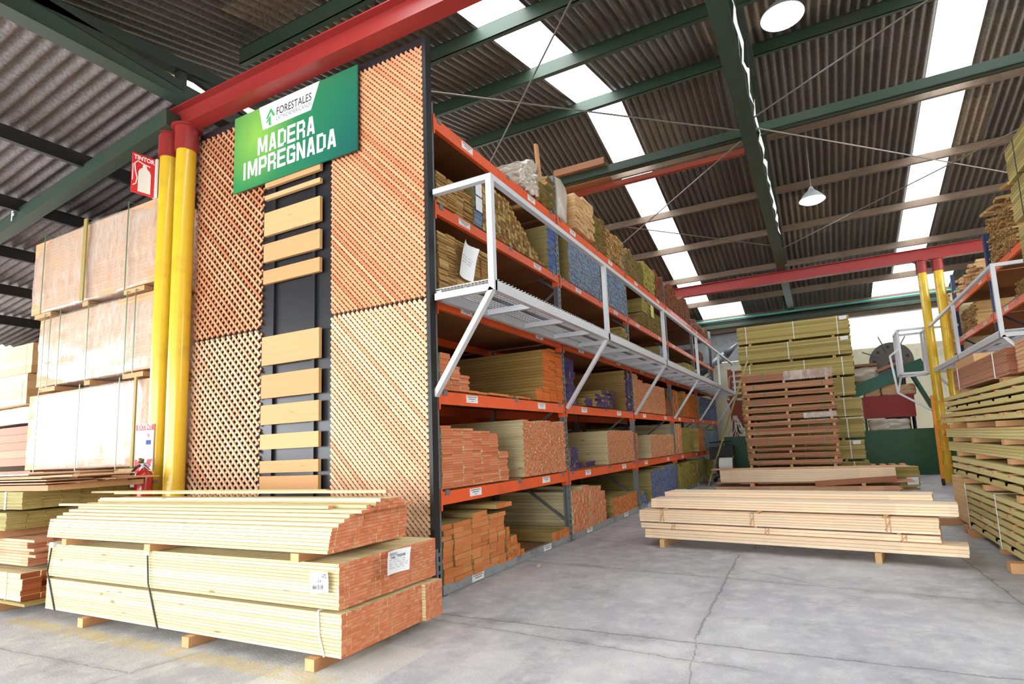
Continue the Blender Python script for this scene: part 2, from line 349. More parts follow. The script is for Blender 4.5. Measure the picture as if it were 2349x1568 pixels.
def text(name, txt, size, mat, parent, loc, rot, xs=1.0, bold=0.0, align='CENTER', shear=0.0, thick=0.0, sp=1.0, fit=None):
    cu = bpy.data.curves.new('t', 'FONT'); cu.body = txt; cu.size = size; cu.offset = bold; cu.align_x = align; cu.align_y = 'CENTER'; cu.shear = shear; cu.extrude = thick; cu.resolution_u = 3; cu.space_character = sp
    t = bpy.data.objects.new('t', cu); COL.objects.link(t); bpy.context.view_layer.update()
    me = bpy.data.meshes.new_from_object(t.evaluated_get(bpy.context.evaluated_depsgraph_get())); me.name = name
    bpy.data.objects.remove(t); bpy.data.curves.remove(cu)
    if fit:
        X = [v.co.x for v in me.vertices]; xs = fit/(max(X)-min(X))
    for v in me.vertices: v.co.x *= xs
    me.materials.clear(); me.materials.append(mat)
    o = bpy.data.objects.new(name, me); COL.objects.link(o); o.location = loc; o.rotation_euler = rot
    if parent is not None: o.parent = parent
    return o

# ================================================================== BUILDING
XL, XR, YF, YB = -3.4, 12.0, -9.0, 17.3
RY, RZ, SL = 6.59, 8.2, 0.255
def roofz(y): return RZ-SL*abs(y-RY)
struct(MB().bb(-22, XR+4, -14, 22, -0.3, 0.0).build('floor', m_floor))

def corrugated(name, mat, xs, y0, y1, zf, amp=0.024, pitch=0.146):
    """one sheet run: corrugation waves across x, ribs along y, between x ranges"""
    m = MB(); m.sm = True
    for (x0, x1) in xs:
        n_ = max(2, int((x1-x0)/pitch*8)); vs = []
        for i in range(n_+1):
            x = x0+(x1-x0)*i/n_; z = amp*math.sin(2*math.pi*x/pitch)
            for y in (y0, y1): vs.append((x, y, zf(y)+z))
        m.add(vs, [(2*i, 2*i+1, 2*i+3, 2*i+2) for i in range(n_)])
    return m.build(name, mat)
SKY = [(-0.75, 0.0), (5.44, 6.14)]
xs_solid = [(XL-1.3, SKY[0][0]), (SKY[0][1], SKY[1][0]), (SKY[1][1], XR)]
struct(corrugated('ceiling', m_roof, xs_solid, RY, YF, roofz))
struct(corrugated('ceiling', m_roof, xs_solid, 15.9, RY, roofz))
struct(corrugated('ceiling', m_roof, [(XL-1.3, -0.45), (1.0, 4.93), (7.0, XR)], YB, 15.9, roofz))
k = 0
for a, b in SKY:
    for y0, y1 in ((YF, RY), (RY, 15.9)):
        k += 1; o = corrugated('window_%d' % k, m_sky, [(a, b)], y0, y1, lambda y: roofz(y)+0.02); struct(o)
for a, b in ((-0.45, 0.27), (0.28, 1.0), (4.93, 5.9), (5.91, 7.0)):
    k += 1; struct(corrugated('window_%d' % k, m_sky, [(a, b)], 15.92, YB, lambda y: roofz(y)+0.02))
# side roof on the left: ribs along x, falling to the left
def lroof(x): return 5.6+0.125*(x-XL)
m = MB(); m.sm = True; pitch = 0.146
n_ = int((YB-YF)/pitch*8); vs = []
for i in range(n_+1):
    y = YF+(YB-YF)*i/n_; z = 0.024*math.sin(2*math.pi*y/pitch)
    for x in (XL+0.05, -14.5): vs.append((x, y, lroof(x)+z))
m.add(vs, [(2*i, 2*i+1, 2*i+3, 2*i+2) for i in range(n_)]); struct(m.build('ceiling', m_roofl))
# walls
struct(MB().bb(-14.6, XR, YB, YB+0.15, 0, 3.95).build('wall_back', m_cream))
m = MB()
for i in range(11): 
    z = 3.95+i*0.13; m.prism([(YB-0.02, z), (YB-0.06, z), (YB-0.02, z+0.13), (YB+0.02, z+0.13)], 'x', 1.2, XR)
    m.prism([(YB-0.02, z), (YB-0.06, z), (YB-0.02, z+0.13), (YB+0.02, z+0.13)], 'x', -14.6, 1.2)
n = NT('bright_siding'); n.base(S(236, 238, 236)); n.set(0.6)
t_ = n.new('ShaderNodeBsdfTranslucent'); t_.inputs[0].default_value = S(240, 242, 240); mx = n.new('ShaderNodeMixShader'); mx.inputs[0].default_value = 0.5
n.link(n.p.outputs[0], mx.inputs[1]); n.link(t_.outputs[0], mx.inputs[2]); n.link(mx.outputs[0], n.n['Material Output'].inputs[0])
struct(fixn(m.build('trim_1', n.m)))
struct(MB().bb(-14.6, XR, YF-0.15, YF, 3.3, 8.0).build('wall_front', m_cream)); struct(MB().bb(5.0, XR, YF-0.15, YF, 0, 3.3).build('wall_front', m_cream))
struct(MB().bb(XR, XR+0.15, YF, YB, 0, 4.0).build('wall_right', m_cream)); struct(MB().bb(XR, XR+0.15, YF, YB, 6.4, 8.4).build('wall_right', m_cream)); struct(MB().bb(XR, XR+0.15, YF, -1.5, 4.0, 6.4).build('wall_right', m_cream)); struct(MB().bb(XR, XR+0.15, 10.5, YB, 4.0, 6.4).build('wall_right', m_cream)); struct(MB().bb(XR+0.05, XR+0.06, -1.5, 10.5, 4.0, 6.4).build('window_10', m_sky))  # right wall split around an unseen window added to go with the fill light
struct(MB().bb(-14.75, -14.6, 1.5, YB, 0, 4.2).build('wall_left', m_cream))
# translucent strip above the side roof, left truss line
m = MB(); m.sm = False; vs = []
for i in range(140):
    y = -9+i*0.085; vs += [(XL-1.25+0.012*(i % 2), y, 5.48), (XL-1.25+0.012*(i % 2), y, roofz(y)-0.02)]
m.add(vs, [(2*i, 2*i+1, 2*i+3, 2*i+2) for i in range(139)])
n = NT('grimy_sheet'); v = n.pos(); f = n.noise(v, 5, 5)
n.base(n.mix(f, S(190, 184, 152), S(228, 224, 200))); n.set(0.6); n.p.inputs['Emission Strength'].default_value = 0
t = n.new('ShaderNodeBsdfTranslucent'); t.inputs[0].default_value = S(236, 232, 208); mx = n.new('ShaderNodeMixShader'); mx.inputs[0].default_value = 0.35
n.link(n.p.outputs[0], mx.inputs[1]); n.link(t.outputs[0], mx.inputs[2]); n.link(mx.outputs[0], n.n['Material Output'].inputs[0])
struct(m.build('window_9', n.m))

# roof purlins (C section beams along x)
def beam_I(mb, axis, a0, a1, p, q, w, h, tf=0.012, tw=0.01):
    """I section: axis x or y; p = other horizontal coordinate centre, q = bottom z"""
    for (dy, z0, z1, ww) in ((0, q, q+tf, w), (0, q+h-tf, q+h, w), (0, q+tf, q+h-tf, tw)):
        if axis == 'x': mb.bb(a0, a1, p-ww/2, p+ww/2, z0, z1)
        else: mb.bb(p-ww/2, p+ww/2, a0, a1, z0, z1)
    return mb
pur = [(-2.6, 0), (-1.0, 0), (0.65, 0), (2.33, 0), (3.96, 0), (5.97, 0), (8.5, 1), (10.35, 1), (12.0, 1), (13.77, 1), (15.5, 1), (16.85, 1)]
names_p = ['farthest toward the camera side', 'just before the near red beam', 'just past the near red beam', 'first one crossing the left skylight past the red beam', 'second one crossing the left skylight past the red beam', 'broad one at the ridge where the skylight bends',
           'first one past the ridge', 'second one past the ridge', 'third one past the ridge', 'fourth one past the ridge just above the far red beam', 'fifth one past the ridge at the wide skylights', 'last one at the eave above the far wall']
for (y, br), nm in zip(pur, names_p):
    if br == 0 and y < 0: continue
    m = MB(); h = 0.22 if not br else 0.17; z1 = roofz(y)-0.04; z0 = z1-h
    m.bb(XL, XR, y-0.006, y+0.006, z0, z1); m.bb(XL, XR, y-0.006, y+0.07, z0, z0+0.008); m.bb(XL, XR, y-0.006, y+0.07, z1-0.008, z1)
    tag(m.build('roof_purlin', m_brownst if br else m_green), ('brown' if br else 'green')+' steel purlin, '+nm, 'roof purlin', 'purlins under the gable roof')
# longitudinal tie beam and thin red pipe beam at truss level
m = MB(); m.bb(-1.2, XR, 4.49, 4.61, 5.6, 5.615); m.bb(-1.2, XR, 4.49, 4.505, 5.6, 5.74); m.bb(-1.2, XR, 4.595, 4.61, 5.6, 5.74)
tag(m.build('tie_beam', m_green), 'long green steel tie beam crossing beneath both skylights from the top of the orange rack', 'steel beam')
m = MB(); m.bb(-0.6, 2.4, 4.79, 4.87, 5.5, 5.58)
tag(m.build('tie_beam', m_rust), 'thin rust-red steel beam between the orange rack top and the middle truss', 'steel beam')
# roof trusses along y
def truss(x, label, lacing=True, y0=YF, y1=YB-0.2, low=False):
    tz = (lambda y: min(roofz(y)-0.36, 5.88+0.115*y)) if low else (lambda y: roofz(y)-0.36)
    t = thing('roof_truss', label, 'roof truss', (x, 0, 0), 0, 'green steel trusses carrying the roof')
    m = MB(); zb = 5.46
    for dx in (-0.06, 0.06): m.bb(dx-0.04 if dx < 0 else dx, dx if dx < 0 else dx+0.04, y0, y1, zb, zb+0.012); m.bb(dx-0.004, dx+0.004, y0, y1, zb, zb+(0.2 if low else 0.12))
    m.bb(-0.1, 0.1, y0, y1, zb-0.006, zb+0.004)
    m.build('bottom_chord', m_green, t)
    for a, b in ((y0, -2.9), (-2.9, RY), (RY, y1)) if low else ((y0, RY), (RY, y1)):
        m = MB(); m.bar((0, a, max(zb+0.1, tz(a)+0.04)), (0, b, max(zb+0.1, tz(b)+0.04)), 0.16, 0.14); m.build('top_chord', m_dkgreen, t)
    ys = [YF+0.4+i*1.7 for i in range(16) if YF+0.4+i*1.7 < y1]
    for i, y in enumerate(ys):
        zt = tz(y)
        if zt-zb < 0.25: continue
        m = MB(); m.bb(-0.045, 0.045, y-0.045, y+0.045, zb+0.1, zt); m.build('web_post', m_dkgreen, t)
        if i+1 < len(ys):
            y2 = ys[i+1]; zt2 = tz(y2)
            if y < RY: a, b = (0, y, zt), (0, y2, zb+0.12)
            else: a, b = (0, y, zb+0.12), (0, y2, zt2)
            m = MB(); m.bar(a, b, 0.07, 0.06); m.build('web_brace', m_dkgreen, t)
    return t
tr_mid = truss(2.52, 'green steel lattice truss running overhead down the middle of the hall')
tl = truss(XL+0.02, 'dark green steel truss at upper left resting on the yellow columns', low=True)
MB().bar((0.02, -0.1, 5.62), (0.02, -1.9, 5.74), 0.12, 0.1).build('web_brace', m_dkgreen, tl)
MB().bb(-0.05, 0.05, -1.75, -1.35, 5.5, 6.2).build('gusset_plate', m_dkgreen, tl)
truss(8.6, 'green steel truss over the right-hand rack')
# torn plastic hanging along the middle truss
m = MB(); pts = []
for i in range(40):
    y = -0.5+i*0.24; pts.append((y, 5.75+0.12*math.sin(i*1.7)+0.05*math.sin(i*4.1), 0.02*math.sin(i*2.3)))
vs = []
for y, z, dx in pts: vs += [(2.64+dx, y, 5.50), (2.64-dx, y, z)]
m.add(vs, [(2*i, 2*i+1, 2*i+3, 2*i+2) for i in range(39)])
o = tag(m.build('plastic_strip', paint('torn_plastic', S(228, 232, 226), 0.5, var=0.05)), 'torn white plastic strip hanging on the middle roof truss', 'plastic sheet')
md = o.modifiers.new('s', 'SOLIDIFY'); md.thickness = 0.004
# bracing rods
rods = [((-1.6, 0.52, 5.5), (2.4, 4.10, 5.5), 'long bracing rod rising from the rack top left toward the middle truss'),
        ((-1.3, 3.28, 5.462), (2.35, -0.25, 5.462), 'steep bracing rod crossing in front of the left skylight'),
        ((2.62, 4.15, 5.5), (8.5, 10.1, 5.5), 'bracing rod running right from the middle truss across the right skylight'),
        ((2.62, 3.87, 5.5), (8.5, -0.4, 5.5), 'bracing rod from the middle truss up past the near round lamp'),
        ((-0.36, 7.34, 5.46), (2.4, 4.33, 5.46), 'bracing rod between the far left rack top and the middle truss'),
        ((-0.33, 6.4, 5.52), (2.4, 9.55, 5.52), 'thin bracing rod over the rack crossing the far left skylight'),
        ((2.64, 9.88, 5.5), (6.09, 6.15, 5.5), 'bracing rod rising from the far truss toward the tall stack at the right edge')]
for a, b, l in rods: tag(MB().tube(a, b, 0.011, n=6).build('bracing_rod', m_cable), l, 'bracing rod', 'steel bracing rods under the roof')
# red beams
tag(beam_I(MB(), 'x', -3.75, 7.4, 0.0, 5.17, 0.17, 0.27).build('steel_beam', m_red), 'near red steel I-beam above the green banner', 'steel beam')
o = beam_I(MB(), 'x', -3.6, 6.75, 11.7, 5.17, 0.17, 0.28).build('steel_beam', m_red); tag(o, 'far red steel I-beam spanning the hall above the tall olive stacks', 'steel beam')
# side roof rafter (with the letter F) and purlins along y
t = thing('roof_rafter', 'green sloping rafter marked F at the left edge', 'roof rafter')
m = MB(); a = Vector((-3.5, -0.1, 5.27)); b = Vector((-14.4, -0.1, 5.27-10.9*0.112)); m.bar(a, b, 0.15, 0.2); m.build('rafter_beam', m_green, t)
text('letter', 'F', 0.22, m_white, t, (-7.12, -0.205, 4.865), (R(90), 0, 0), bold=0.008, xs=0.8)
for i, (x, nm) in enumerate(((-5.35, 'nearest the yellow columns'), (-7.05, 'second from the yellow columns'), (-8.75, 'third from the yellow columns'), (-10.45, 'fourth from the yellow columns'), (-12.2, 'lowest, farthest left'))):
    z1 = lroof(x)-0.03; m = MB(); m.bb(x-0.006, x+0.006, YF, YB, z1-0.2, z1); m.bb(x-0.006, x+0.06, YF, YB, z1-0.2, z1-0.19)
    tag(m.build('roof_purlin', paint('purlin_dark', S(34, 29, 25), 0.6)), 'dark purlin under the lower left roof, '+nm, 'roof purlin', 'purlins under the lower left roof')
# far end: teal pipe, green eave beam, posts
tag(MB().tube((-1.2, 16.5, 5.36), (7.2, 16.5, 5.36), 0.03, n=10).tube((2.3, 16.5, 5.38), (2.3, 16.5, roofz(16.5)-0.045), 0.008, n=5).tube((-1.0, 16.5, 5.38), (-1.0, 16.5, roofz(16.5)-0.045), 0.008, n=5).tube((6.5, 16.5, 5.38), (6.5, 16.5, roofz(16.5)-0.045), 0.008, n=5).build('pipe', m_teal), 'thin turquoise pipe under the far end of the roof', 'pipe')
m = MB(); m.bb(-2.4, 7.2, 16.78, 16.9, 5.13, 5.25); tag(m.build('eave_beam', m_green), 'pale green eave beam above the far wall', 'steel beam')
m = MB(); m.bb(-0.35, -0.2, 16.4, 16.55, 0, 5.0); tag(m.build('steel_post', m_grey), 'grey steel post against the far wall behind the rack end', 'post')
struct(MB().bb(-14.6, XR, 16.95, 17.2, 4.98, 5.14).build('trim_2', m_brownst)); struct(MB().bb(-14.6, XR, 17.05, 17.2, 5.14, 5.46).build('trim_3', m_dkgreen))

# columns
def column(x, y, z1, r, lab, grp):
    t = thing('steel_column', lab, 'column', (x, y, 0), 0, grp)
    m = MB(); m.sm = True; m.lathe([(r, 0), (r, z1-0.27)], n=28); m.build('shaft', m_yellow, t)
    m = MB(); m.lathe([(r+0.004, z1-0.3), (r+0.018, z1-0.3), (r+0.018, z1-0.02), (r+0.06, z1-0.02), (r+0.06, z1), (0, z1)], n=28)
    fixn(m.build('collar', m_red, t)); return t
column(-3.38, 0.0, 5.17, 0.103, 'front yellow steel column with red collar beside the lattice display', 'near pair of yellow columns')
column(-3.71, 0.0, 5.17, 0.1, 'left yellow steel column carrying the extinguisher signs', 'near pair of yellow columns')
column(5.53, 11.7, 5.17, 0.095, 'left one of the two far yellow columns by the right rack', 'far pair of yellow columns')
column(5.85, 11.7, 5.17, 0.1, 'right one of the two far yellow columns by the right rack', 'far pair of yellow columns')

# lamps
for (x, y, z, r, lab) in ((3.1, 4.05, 6.93, 0.27, 'large bright round bowl lamp at the top of the picture'), (3.34, 9.1, 6.2, 0.25, 'smaller bright bowl lamp farther down the hall')):
    t = thing('pendant_lamp', lab, 'ceiling lamp', (x, y, z), 0, 'round bowl lamps hanging from the roof')
    m = MB(); m.sm = True; m.lathe([(0.03, 0.30), (0.07, 0.22), (r*0.55, 0.16), (r, 0.03), (r+0.01, 0.0)], n=28); m.build('reflector', paint('lamp_shell', S(205, 208, 210), 0.35, 0.3), t)
    m = MB(); m.sm = True; m.lathe([(r, 0.0), (r*0.8, -0.035), (r*0.45, -0.055), (0.0, -0.06)], n=28); m.build('diffuser', m_lamp, t)
    m = MB(); m.tube((0, 0, 0.3), (0, 0, roofz(y)-z-0.03), 0.012, n=6); m.build('hanging_rod', m_cable, t)
# ================================================================== RACK
FR = [0.25, 3.05, 6.1, 9.15, 12.2, 15.25]
LV = [0.88, 1.77, 2.62, 3.54, 4.41]
def rack(X, sgn, frames, levels, heights, up_mat, label, depth=3.3, lines=(0.0, 1.1, 2.2, 3.3), labels=True, base=True, ztop=4.55):
    """X front face plane, sgn = direction of the rack body (-1 left, +1 right)"""
    t = thing('pallet_rack', label, 'rack', (X, frames[0], 0))
    P = lambda d: sgn*d
    for i, y in enumerate(frames):
        yy = y-frames[0]
        zt = ztop+(0.45 if 0 < i < 4 and sgn < 0 else 0.0)
        for d in lines:
            m = MB(); x = P(d+0.04)
            m.bb(x-0.035, x+0.035, yy-0.04, yy-0.034, 0, zt); m.bb(x-0.035, x+0.035, yy+0.034, yy+0.04, 0, zt); m.bb(x-0.003 if 1 else 0, x+0.003, yy-0.04, yy+0.04, 0, zt)
            m.bb(x-0.035, x-0.03, yy-0.034, yy-0.015, 0, zt); m.bb(x-0.035, x-0.03, yy+0.015, yy+0.034, 0, zt)
            m.bb(x+0.03, x+0.035, yy-0.034, yy-0.012, 0, zt); m.bb(x+0.03, x+0.035, yy+0.012, yy+0.034, 0, zt)
            if d == 0:
                for q in range(int(zt/0.075)):
                    z = 0.04+q*0.075; m.bb(x+0.034*(-sgn)-0.002, x+0.034*(-sgn)+0.002, yy-0.012, yy+0.012, z, z+0.03)
            u = m.build('upright', up_mat, t)
            m = MB(); m.bb(x-0.075, x+0.06, yy-0.075, yy+0.075, 0, 0.008); m.build('foot_plate', m_galv, u)
        for d0, d1 in ((lines[0], lines[1]), (lines[2], lines[3])) if len(lines) == 4 else ((lines[0], lines[1]),):
            z = 0.25; k = 0
            while z < zt-0.8:
                a, b = (P(d0+0.06), yy, z), (P(d1+0.02), yy, z+0.75)
                if k % 2: a, b = (P(d1+0.02), yy, z), (P(d0+0.06), yy, z+0.75)
                m = MB(); m.bar(a, b, 0.03, 0.03, up=(0, 1, 0)); m.build('brace', up_mat, t); z += 0.78; k += 1
    for i in range(len(frames)-1):
        y0, y1 = frames[i]-frames[0]+0.042, frames[i+1]-frames[0]-0.042
        for li, (zt, h) in enumerate(zip(levels, heights)):
            for d in lines:
                if d in (1.1, 2.2) and i > 2: continue
                m = MB(); x = P(d+0.02)
                m.bb(x-0.022, x+0.022, y0+0.004, y1-0.004, zt-h, zt)
                b = m.build('beam', m_orange, t)
                if d == 0:
                    for yc in (y0, y1):   # connector plates and grey clips
                        m = MB(); m.bb(P(0.04)-0.045, P(0.04)+0.045, yc-0.012, yc+0.012, zt-h-0.05, zt+0.03); m.build('connector_plate', m_orange, b)
                    for fr in (0.03, 0.52, 0.95):
                        yc = y0+(y1-y0)*fr; m = MB(); m.bb(x-sgn*0.0-0.03, x+0.03, yc-0.03, yc+0.03, zt-0.035, zt+0.012); m.build('clip', m_galv, b)
                    if labels:
                        for fr in (0.2, 0.76):
                            yc = y0+(y1-y0)*(fr+random.uniform(-0.03, 0.03)); w_ = 0.1
                            m = MB(); m.bb(x+0.0225*(-sgn)-0.0012, x+0.0225*(-sgn)+0.0012, yc-w_, yc+w_, zt-h*0.72, zt-h*0.12); lb = m.build('price_label', m_white, b)
                            m = MB(); xx = x+0.0225*(-sgn)+(-sgn)*0.0018
                            for q in range(9): m.bb(xx-0.0005, xx+0.0005, yc-w_*0.82+q*0.0185, yc-w_*0.82+q*0.0185+0.012, zt-h*0.28, zt-h*0.2)
                            for q in range(6): m.bb(xx-0.0005, xx+0.0005, yc-w_*0.55+q*0.0185, yc-w_*0.55+q*0.0185+0.013, zt-h*0.44, zt-h*0.37)
                            m.bb(xx-0.0005, xx+0.0005, yc-0.02, yc+0.022, zt-h*0.6, zt-h*0.56)
                            m.build('label_print', m_ink, lb)
            m = MB(); n_ = 9; D = lines[-1]
            for q in range(n_):
                a, b2 = y0+(y1-y0)*q/n_, y0+(y1-y0)*(q+1)/n_-0.004
                m.bb(min(P(0.045), P(D)), max(P(0.045), P(D)), a, b2, zt+0.001, zt+0.017, ends='x')
            m.build('shelf_deck', list(w_ply), t)
        if base:
            m = MB(); m.bb(P(0.0)-0.0+(-0.04 if sgn < 0 else 0), P(0.0)+(0.0 if sgn < 0 else 0.04), y0, y1, 0.005, 0.085); b = m.build('base_rail', m_grey, t)
            for fr in (0.2, 0.75):
                yc = y0+(y1-y0)*fr; m = MB(); m.bb(0.0005, 0.002, yc-0.1, yc+0.1, 0.012, 0.075); lb = m.build('price_label', m_white, b)
                m = MB()
                for q in range(9): m.bb(0.0022, 0.0028, yc-0.082+q*0.0185, yc-0.07+q*0.0185, 0.056, 0.066)
                for q in range(6): m.bb(0.0022, 0.0028, yc-0.05+q*0.0185, yc-0.037+q*0.0185, 0.036, 0.045)
                m.build('label_print', m_ink, lb)
            m = MB(); m.bb(P(3.3), P(0.045), y0, y1, 0.055, 0.07); m.build('shelf_deck', list(w_ply), t)
    return t
rack(0.0, -1, FR, LV, [0.115, 0.115, 0.09, 0.10, 0.12], m_galv, 'long orange pallet rack of lumber running down the left side of the hall')

# ------------------------------------------------------------------ stacks of single boards
KINDS = {}; CACHE = {}
STK = []
def stack(label, kind, wd, y0, y1, z0, top, W_, T, L=3.2, xf=0.0, jit=0.012, sgn=1, name='board', cat='board', tilt=0.0, only=None):
    """boards along x whose painted ends face the aisle at x = xf"""
    sid = len(STK); STK.append(dict(label=label, wd=wd, name=name, cat=cat, kind=kind, stuff=MB()))
    n_ = max(1, round((y1-y0)/W_)); w = (y1-y0)/n_
    for c in range(n_):
        yc = y0+w*(c+0.5); zt = top(yc) if callable(top) else top
        rows = max(1, int((zt-z0)/T+0.3)); cj = random.uniform(-1, 1)*jit
        for r_ in range(rows):
            if only and not only(c, r_, n_, rows): continue
            x = xf+(cj*0.5 if W_ > 0.1 else 0.0)+random.uniform(-1, 1)*(jit*0.5 if W_ > 0.1 else (jit*0.1 if random.random() > 0.05 else jit*0.8)); ll = L+random.uniform(-0.02, 0.02)
            KINDS.setdefault(kind, []).append((sid, (x-sgn*ll/2, yc, z0+T*(r_+0.5)+0.0008), (L, w-0.002, T-0.0014), tilt))
    return sid
def lump(a, b, n_=3, ph=0.0): return lambda y: a+b*math.sin(y*n_+ph)
def steps(*s):
    """((y_end, z), ...) staircase profile"""
    def f(y):
        for ye, z in s:
            if y <= ye: return z
        return s[-1][1]
    return f
D0 = 0.072; D1, D2, D3, D4, D5 = [z+0.018 for z in LV]
# ground level
stack('thick orange-ended plank in the bottom shelf stack right beside the lattice display', 'thick', w_thick, 0.31, 1.36, D0, steps((0.45, 0.60), (0.75, 0.62), (1.0, 0.64), (1.15, 0.62), (1.36, 0.60)), 0.15, 0.047, jit=0.014)
stack('thick plank lying loose across the top of the bottom shelf orange stack', 'thick', w_olive_or, 1.06, 1.38, 0.64, 0.685, 0.15, 0.045, xf=0.09)
stack('short mixed offcut in the messy bottom shelf pile beside the thick orange planks', 'scrap', w_olive_or, 1.39, 1.75, D0, steps((1.48, 0.42), (1.58, 0.30), (1.68, 0.2), (1.8, 0.16)), 0.07, 0.034, L=1.9, jit=0.035)
stack('square orange-ended post in the low two-layer bottom shelf stack before the first upright', 'post', w_olive_or, 2.48, 2.98, D0, 0.185, 0.1, 0.057, jit=0.01)
stack('small orange-ended timber in the tall bottom shelf stack just past the first upright', 'square', w_pine, 3.12, 3.74, D0, lump(0.64, 0.015, 9), 0.062, 0.045, jit=0.01)
stack('small orange-ended timber in the bottom shelf stack second past the first upright', 'square', w_pine, 3.76, 4.38, D0, steps((4.2, 0.60), (4.4, 0.52)), 0.062, 0.045, jit=0.01)
stack('orange-ended plank in the low bottom shelf stack before the second upright', 'low', w_olive_or, 4.72, 6.0, D0, steps((5.0, 0.38), (6.1, 0.385)), 0.09, 0.036, jit=0.03)
stack('blue-ended batten in the small heap just past the second upright on the bottom shelf', 'blueheap', w_deepblue, 6.18, 6.62, D0, steps((6.3, 0.26), (6.5, 0.34), (6.65, 0.2)), 0.07, 0.032, jit=0.05)
stack('deep blue-ended batten in the large bottom shelf stack past the second upright', 'deepblue', w_deepblue, 6.95, 9.05, D0, lambda y: 0.66+0.02*math.sin(y*7)+(0.03 if y > 8 else 0), 0.07, 0.033, jit=0.02)
stack('yellow-green ended timber in the farthest bottom shelf stack', 'yellowg', w_yellowg, 9.25, 12.1, D0, lambda y: 0.66+0.05*math.sin(y*5), 0.16, 0.075, jit=0.03)
stack('yellow-green ended timber in the last bay on the floor', 'yellowg', w_yellowg, 12.3, 13.6, D0, 0.62, 0.16, 0.075, jit=0.03)
# first shelf
stack('flat orange-ended plank in the second shelf stack beside the lattice display', 'plank', w_pine, 0.31, 1.28, D1, lambda y: 1.455-0.01*int((y-0.3)*6), 0.165, 0.0235, jit=0.012)
stack('flat orange-ended plank in the shorter second shelf column next to the tall plank stack', 'plank', w_pine, 1.29, 1.46, D1, 1.2, 0.165, 0.0235, jit=0.012)
stack('thin orange-ended batten in the big second shelf stack before the first upright', 'batten', w_pine, 1.84, 2.99, D1, lump(1.54, 0.008, 11), 0.046, 0.0185, jit=0.012)
stack('mixed plank stub tucked behind the first upright on the second shelf', 'mix', w_purple, 3.12, 3.4, D1, 1.2, 0.07, 0.03, jit=0.05)
stack('short olive plank lying low in the second bay of the second shelf', 'mix', w_purple, 3.5, 4.5, D1, 0.97, 0.16, 0.035, xf=-0.15, jit=0.08)
stack('thin orange-ended batten in the second shelf stack before the second upright', 'batten', w_pine, 4.62, 6.02, D1, lump(1.43, 0.01, 9), 0.046, 0.0185, jit=0.014)
stack('upright-looking plank stack just past the second upright on the second shelf', 'mix', w_olive_or, 6.2, 6.55, D1, 1.4, 0.08, 0.035, xf=-0.1, jit=0.03)
stack('thin orange-ended batten in the ragged second shelf stack before the third upright', 'batten', w_pine, 7.1, 9.05, D1, lump(1.35, 0.02, 5), 0.055, 0.022, jit=0.05)
stack('orange-ended batten in the tall narrow second shelf stack past the third upright', 'battenfar', w_pine, 9.25, 9.9, D1, 1.6, 0.065, 0.03, jit=0.04)
stack('yellowish plank end in the second shelf stack of the fourth bay', 'yellowg', w_yellowg, 10.0, 11.1, D1, lump(1.5, 0.03, 6), 0.09, 0.03, jit=0.05)
stack('wide olive plank edged orange in the fourth bay of the second shelf', 'far', w_olive_or, 11.3, 12.1, D1, 1.5, 0.2, 0.06, xf=0.12, jit=0.01)
stack('grey-blue ended batten in the last bay of the second shelf', 'blue', w_blue, 12.5, 15.1, D1, lump(1.47, 0.02, 4), 0.08, 0.04, jit=0.02)
# second shelf
stack('orange-ended plank in the third shelf column touching the lattice display', 'plank2', w_pine, 0.31, 0.46, D2, 2.14, 0.15, 0.026, jit=0.012)
stack('orange-ended plank in the lower third shelf column behind the slanted white brace', 'plank2', w_pine, 0.47, 0.76, D2, steps((0.6, 2.04), (0.8, 1.96)), 0.145, 0.026, jit=0.02)
stack('loose flat plank spread over the third shelf in the first bay', 'plank2', w_olive_or, 0.78, 2.1, D2, 1.815, 0.19, 0.024, xf=-0.02, jit=0.04)
stack('bright orange-ended plank in the tall third shelf stack before the first upright', 'brightplank', w_bright_or, 2.4, 2.99, D2, steps((2.6, 2.43), (2.8, 2.47), (3.0, 2.45)), 0.196, 0.038, jit=0.012)
stack('bright orange-ended plank in the short step in front of the tall third shelf stack', 'brightplank', w_bright_or, 2.2, 2.39, D2, 1.94, 0.19, 0.038, xf=0.0, jit=0.02)
stack('purple-ended plank in the tall column just past the first upright on the third shelf', 'purple', w_purple, 3.12, 3.45, D2, 2.42, 0.16, 0.045, xf=-0.02, jit=0.02)
stack('purple-ended plank in the low staggered heap on the third shelf', 'purple', w_purple, 3.75, 4.95, D2, steps((4.0, 1.92), (4.3, 2.0), (4.95, 2.05)), 0.15, 0.038, xf=0.03, jit=0.06)
stack('purple-ended plank in the tall column before the second upright on the third shelf', 'purple', w_purple, 5.72, 6.03, D2, 2.52, 0.155, 0.045, jit=0.02)
stack('pinkish orange-ended batten in the big third shelf stack past the second upright', 'battenfar', w_pine, 6.2, 8.5, D2, steps((6.45, 2.5), (6.8, 2.42), (7.0, 2.36), (8.5, 2.38)), 0.055, 0.027, jit=0.02)
stack('brownish batten in the short third shelf stack before the third upright', 'battenfar', w_red, 8.55, 9.05, D2, 2.15, 0.055, 0.027, jit=0.02)
stack('upright yellow plank stack in the fourth bay of the third shelf', 'far', w_olive_or, 9.25, 10.3, D2, 2.45, 0.12, 0.05, xf=-0.1, jit=0.05)
stack('bright orange batten stack in the fourth bay of the third shelf', 'far', w_bright_or, 10.35, 12.1, D2, lump(2.42, 0.03, 5), 0.1, 0.05, jit=0.04)
stack('deep blue-ended batten in the last bay of the third shelf', 'deepblue', w_deepblue, 12.4, 15.1, D2, 2.45, 0.1, 0.05, jit=0.03)
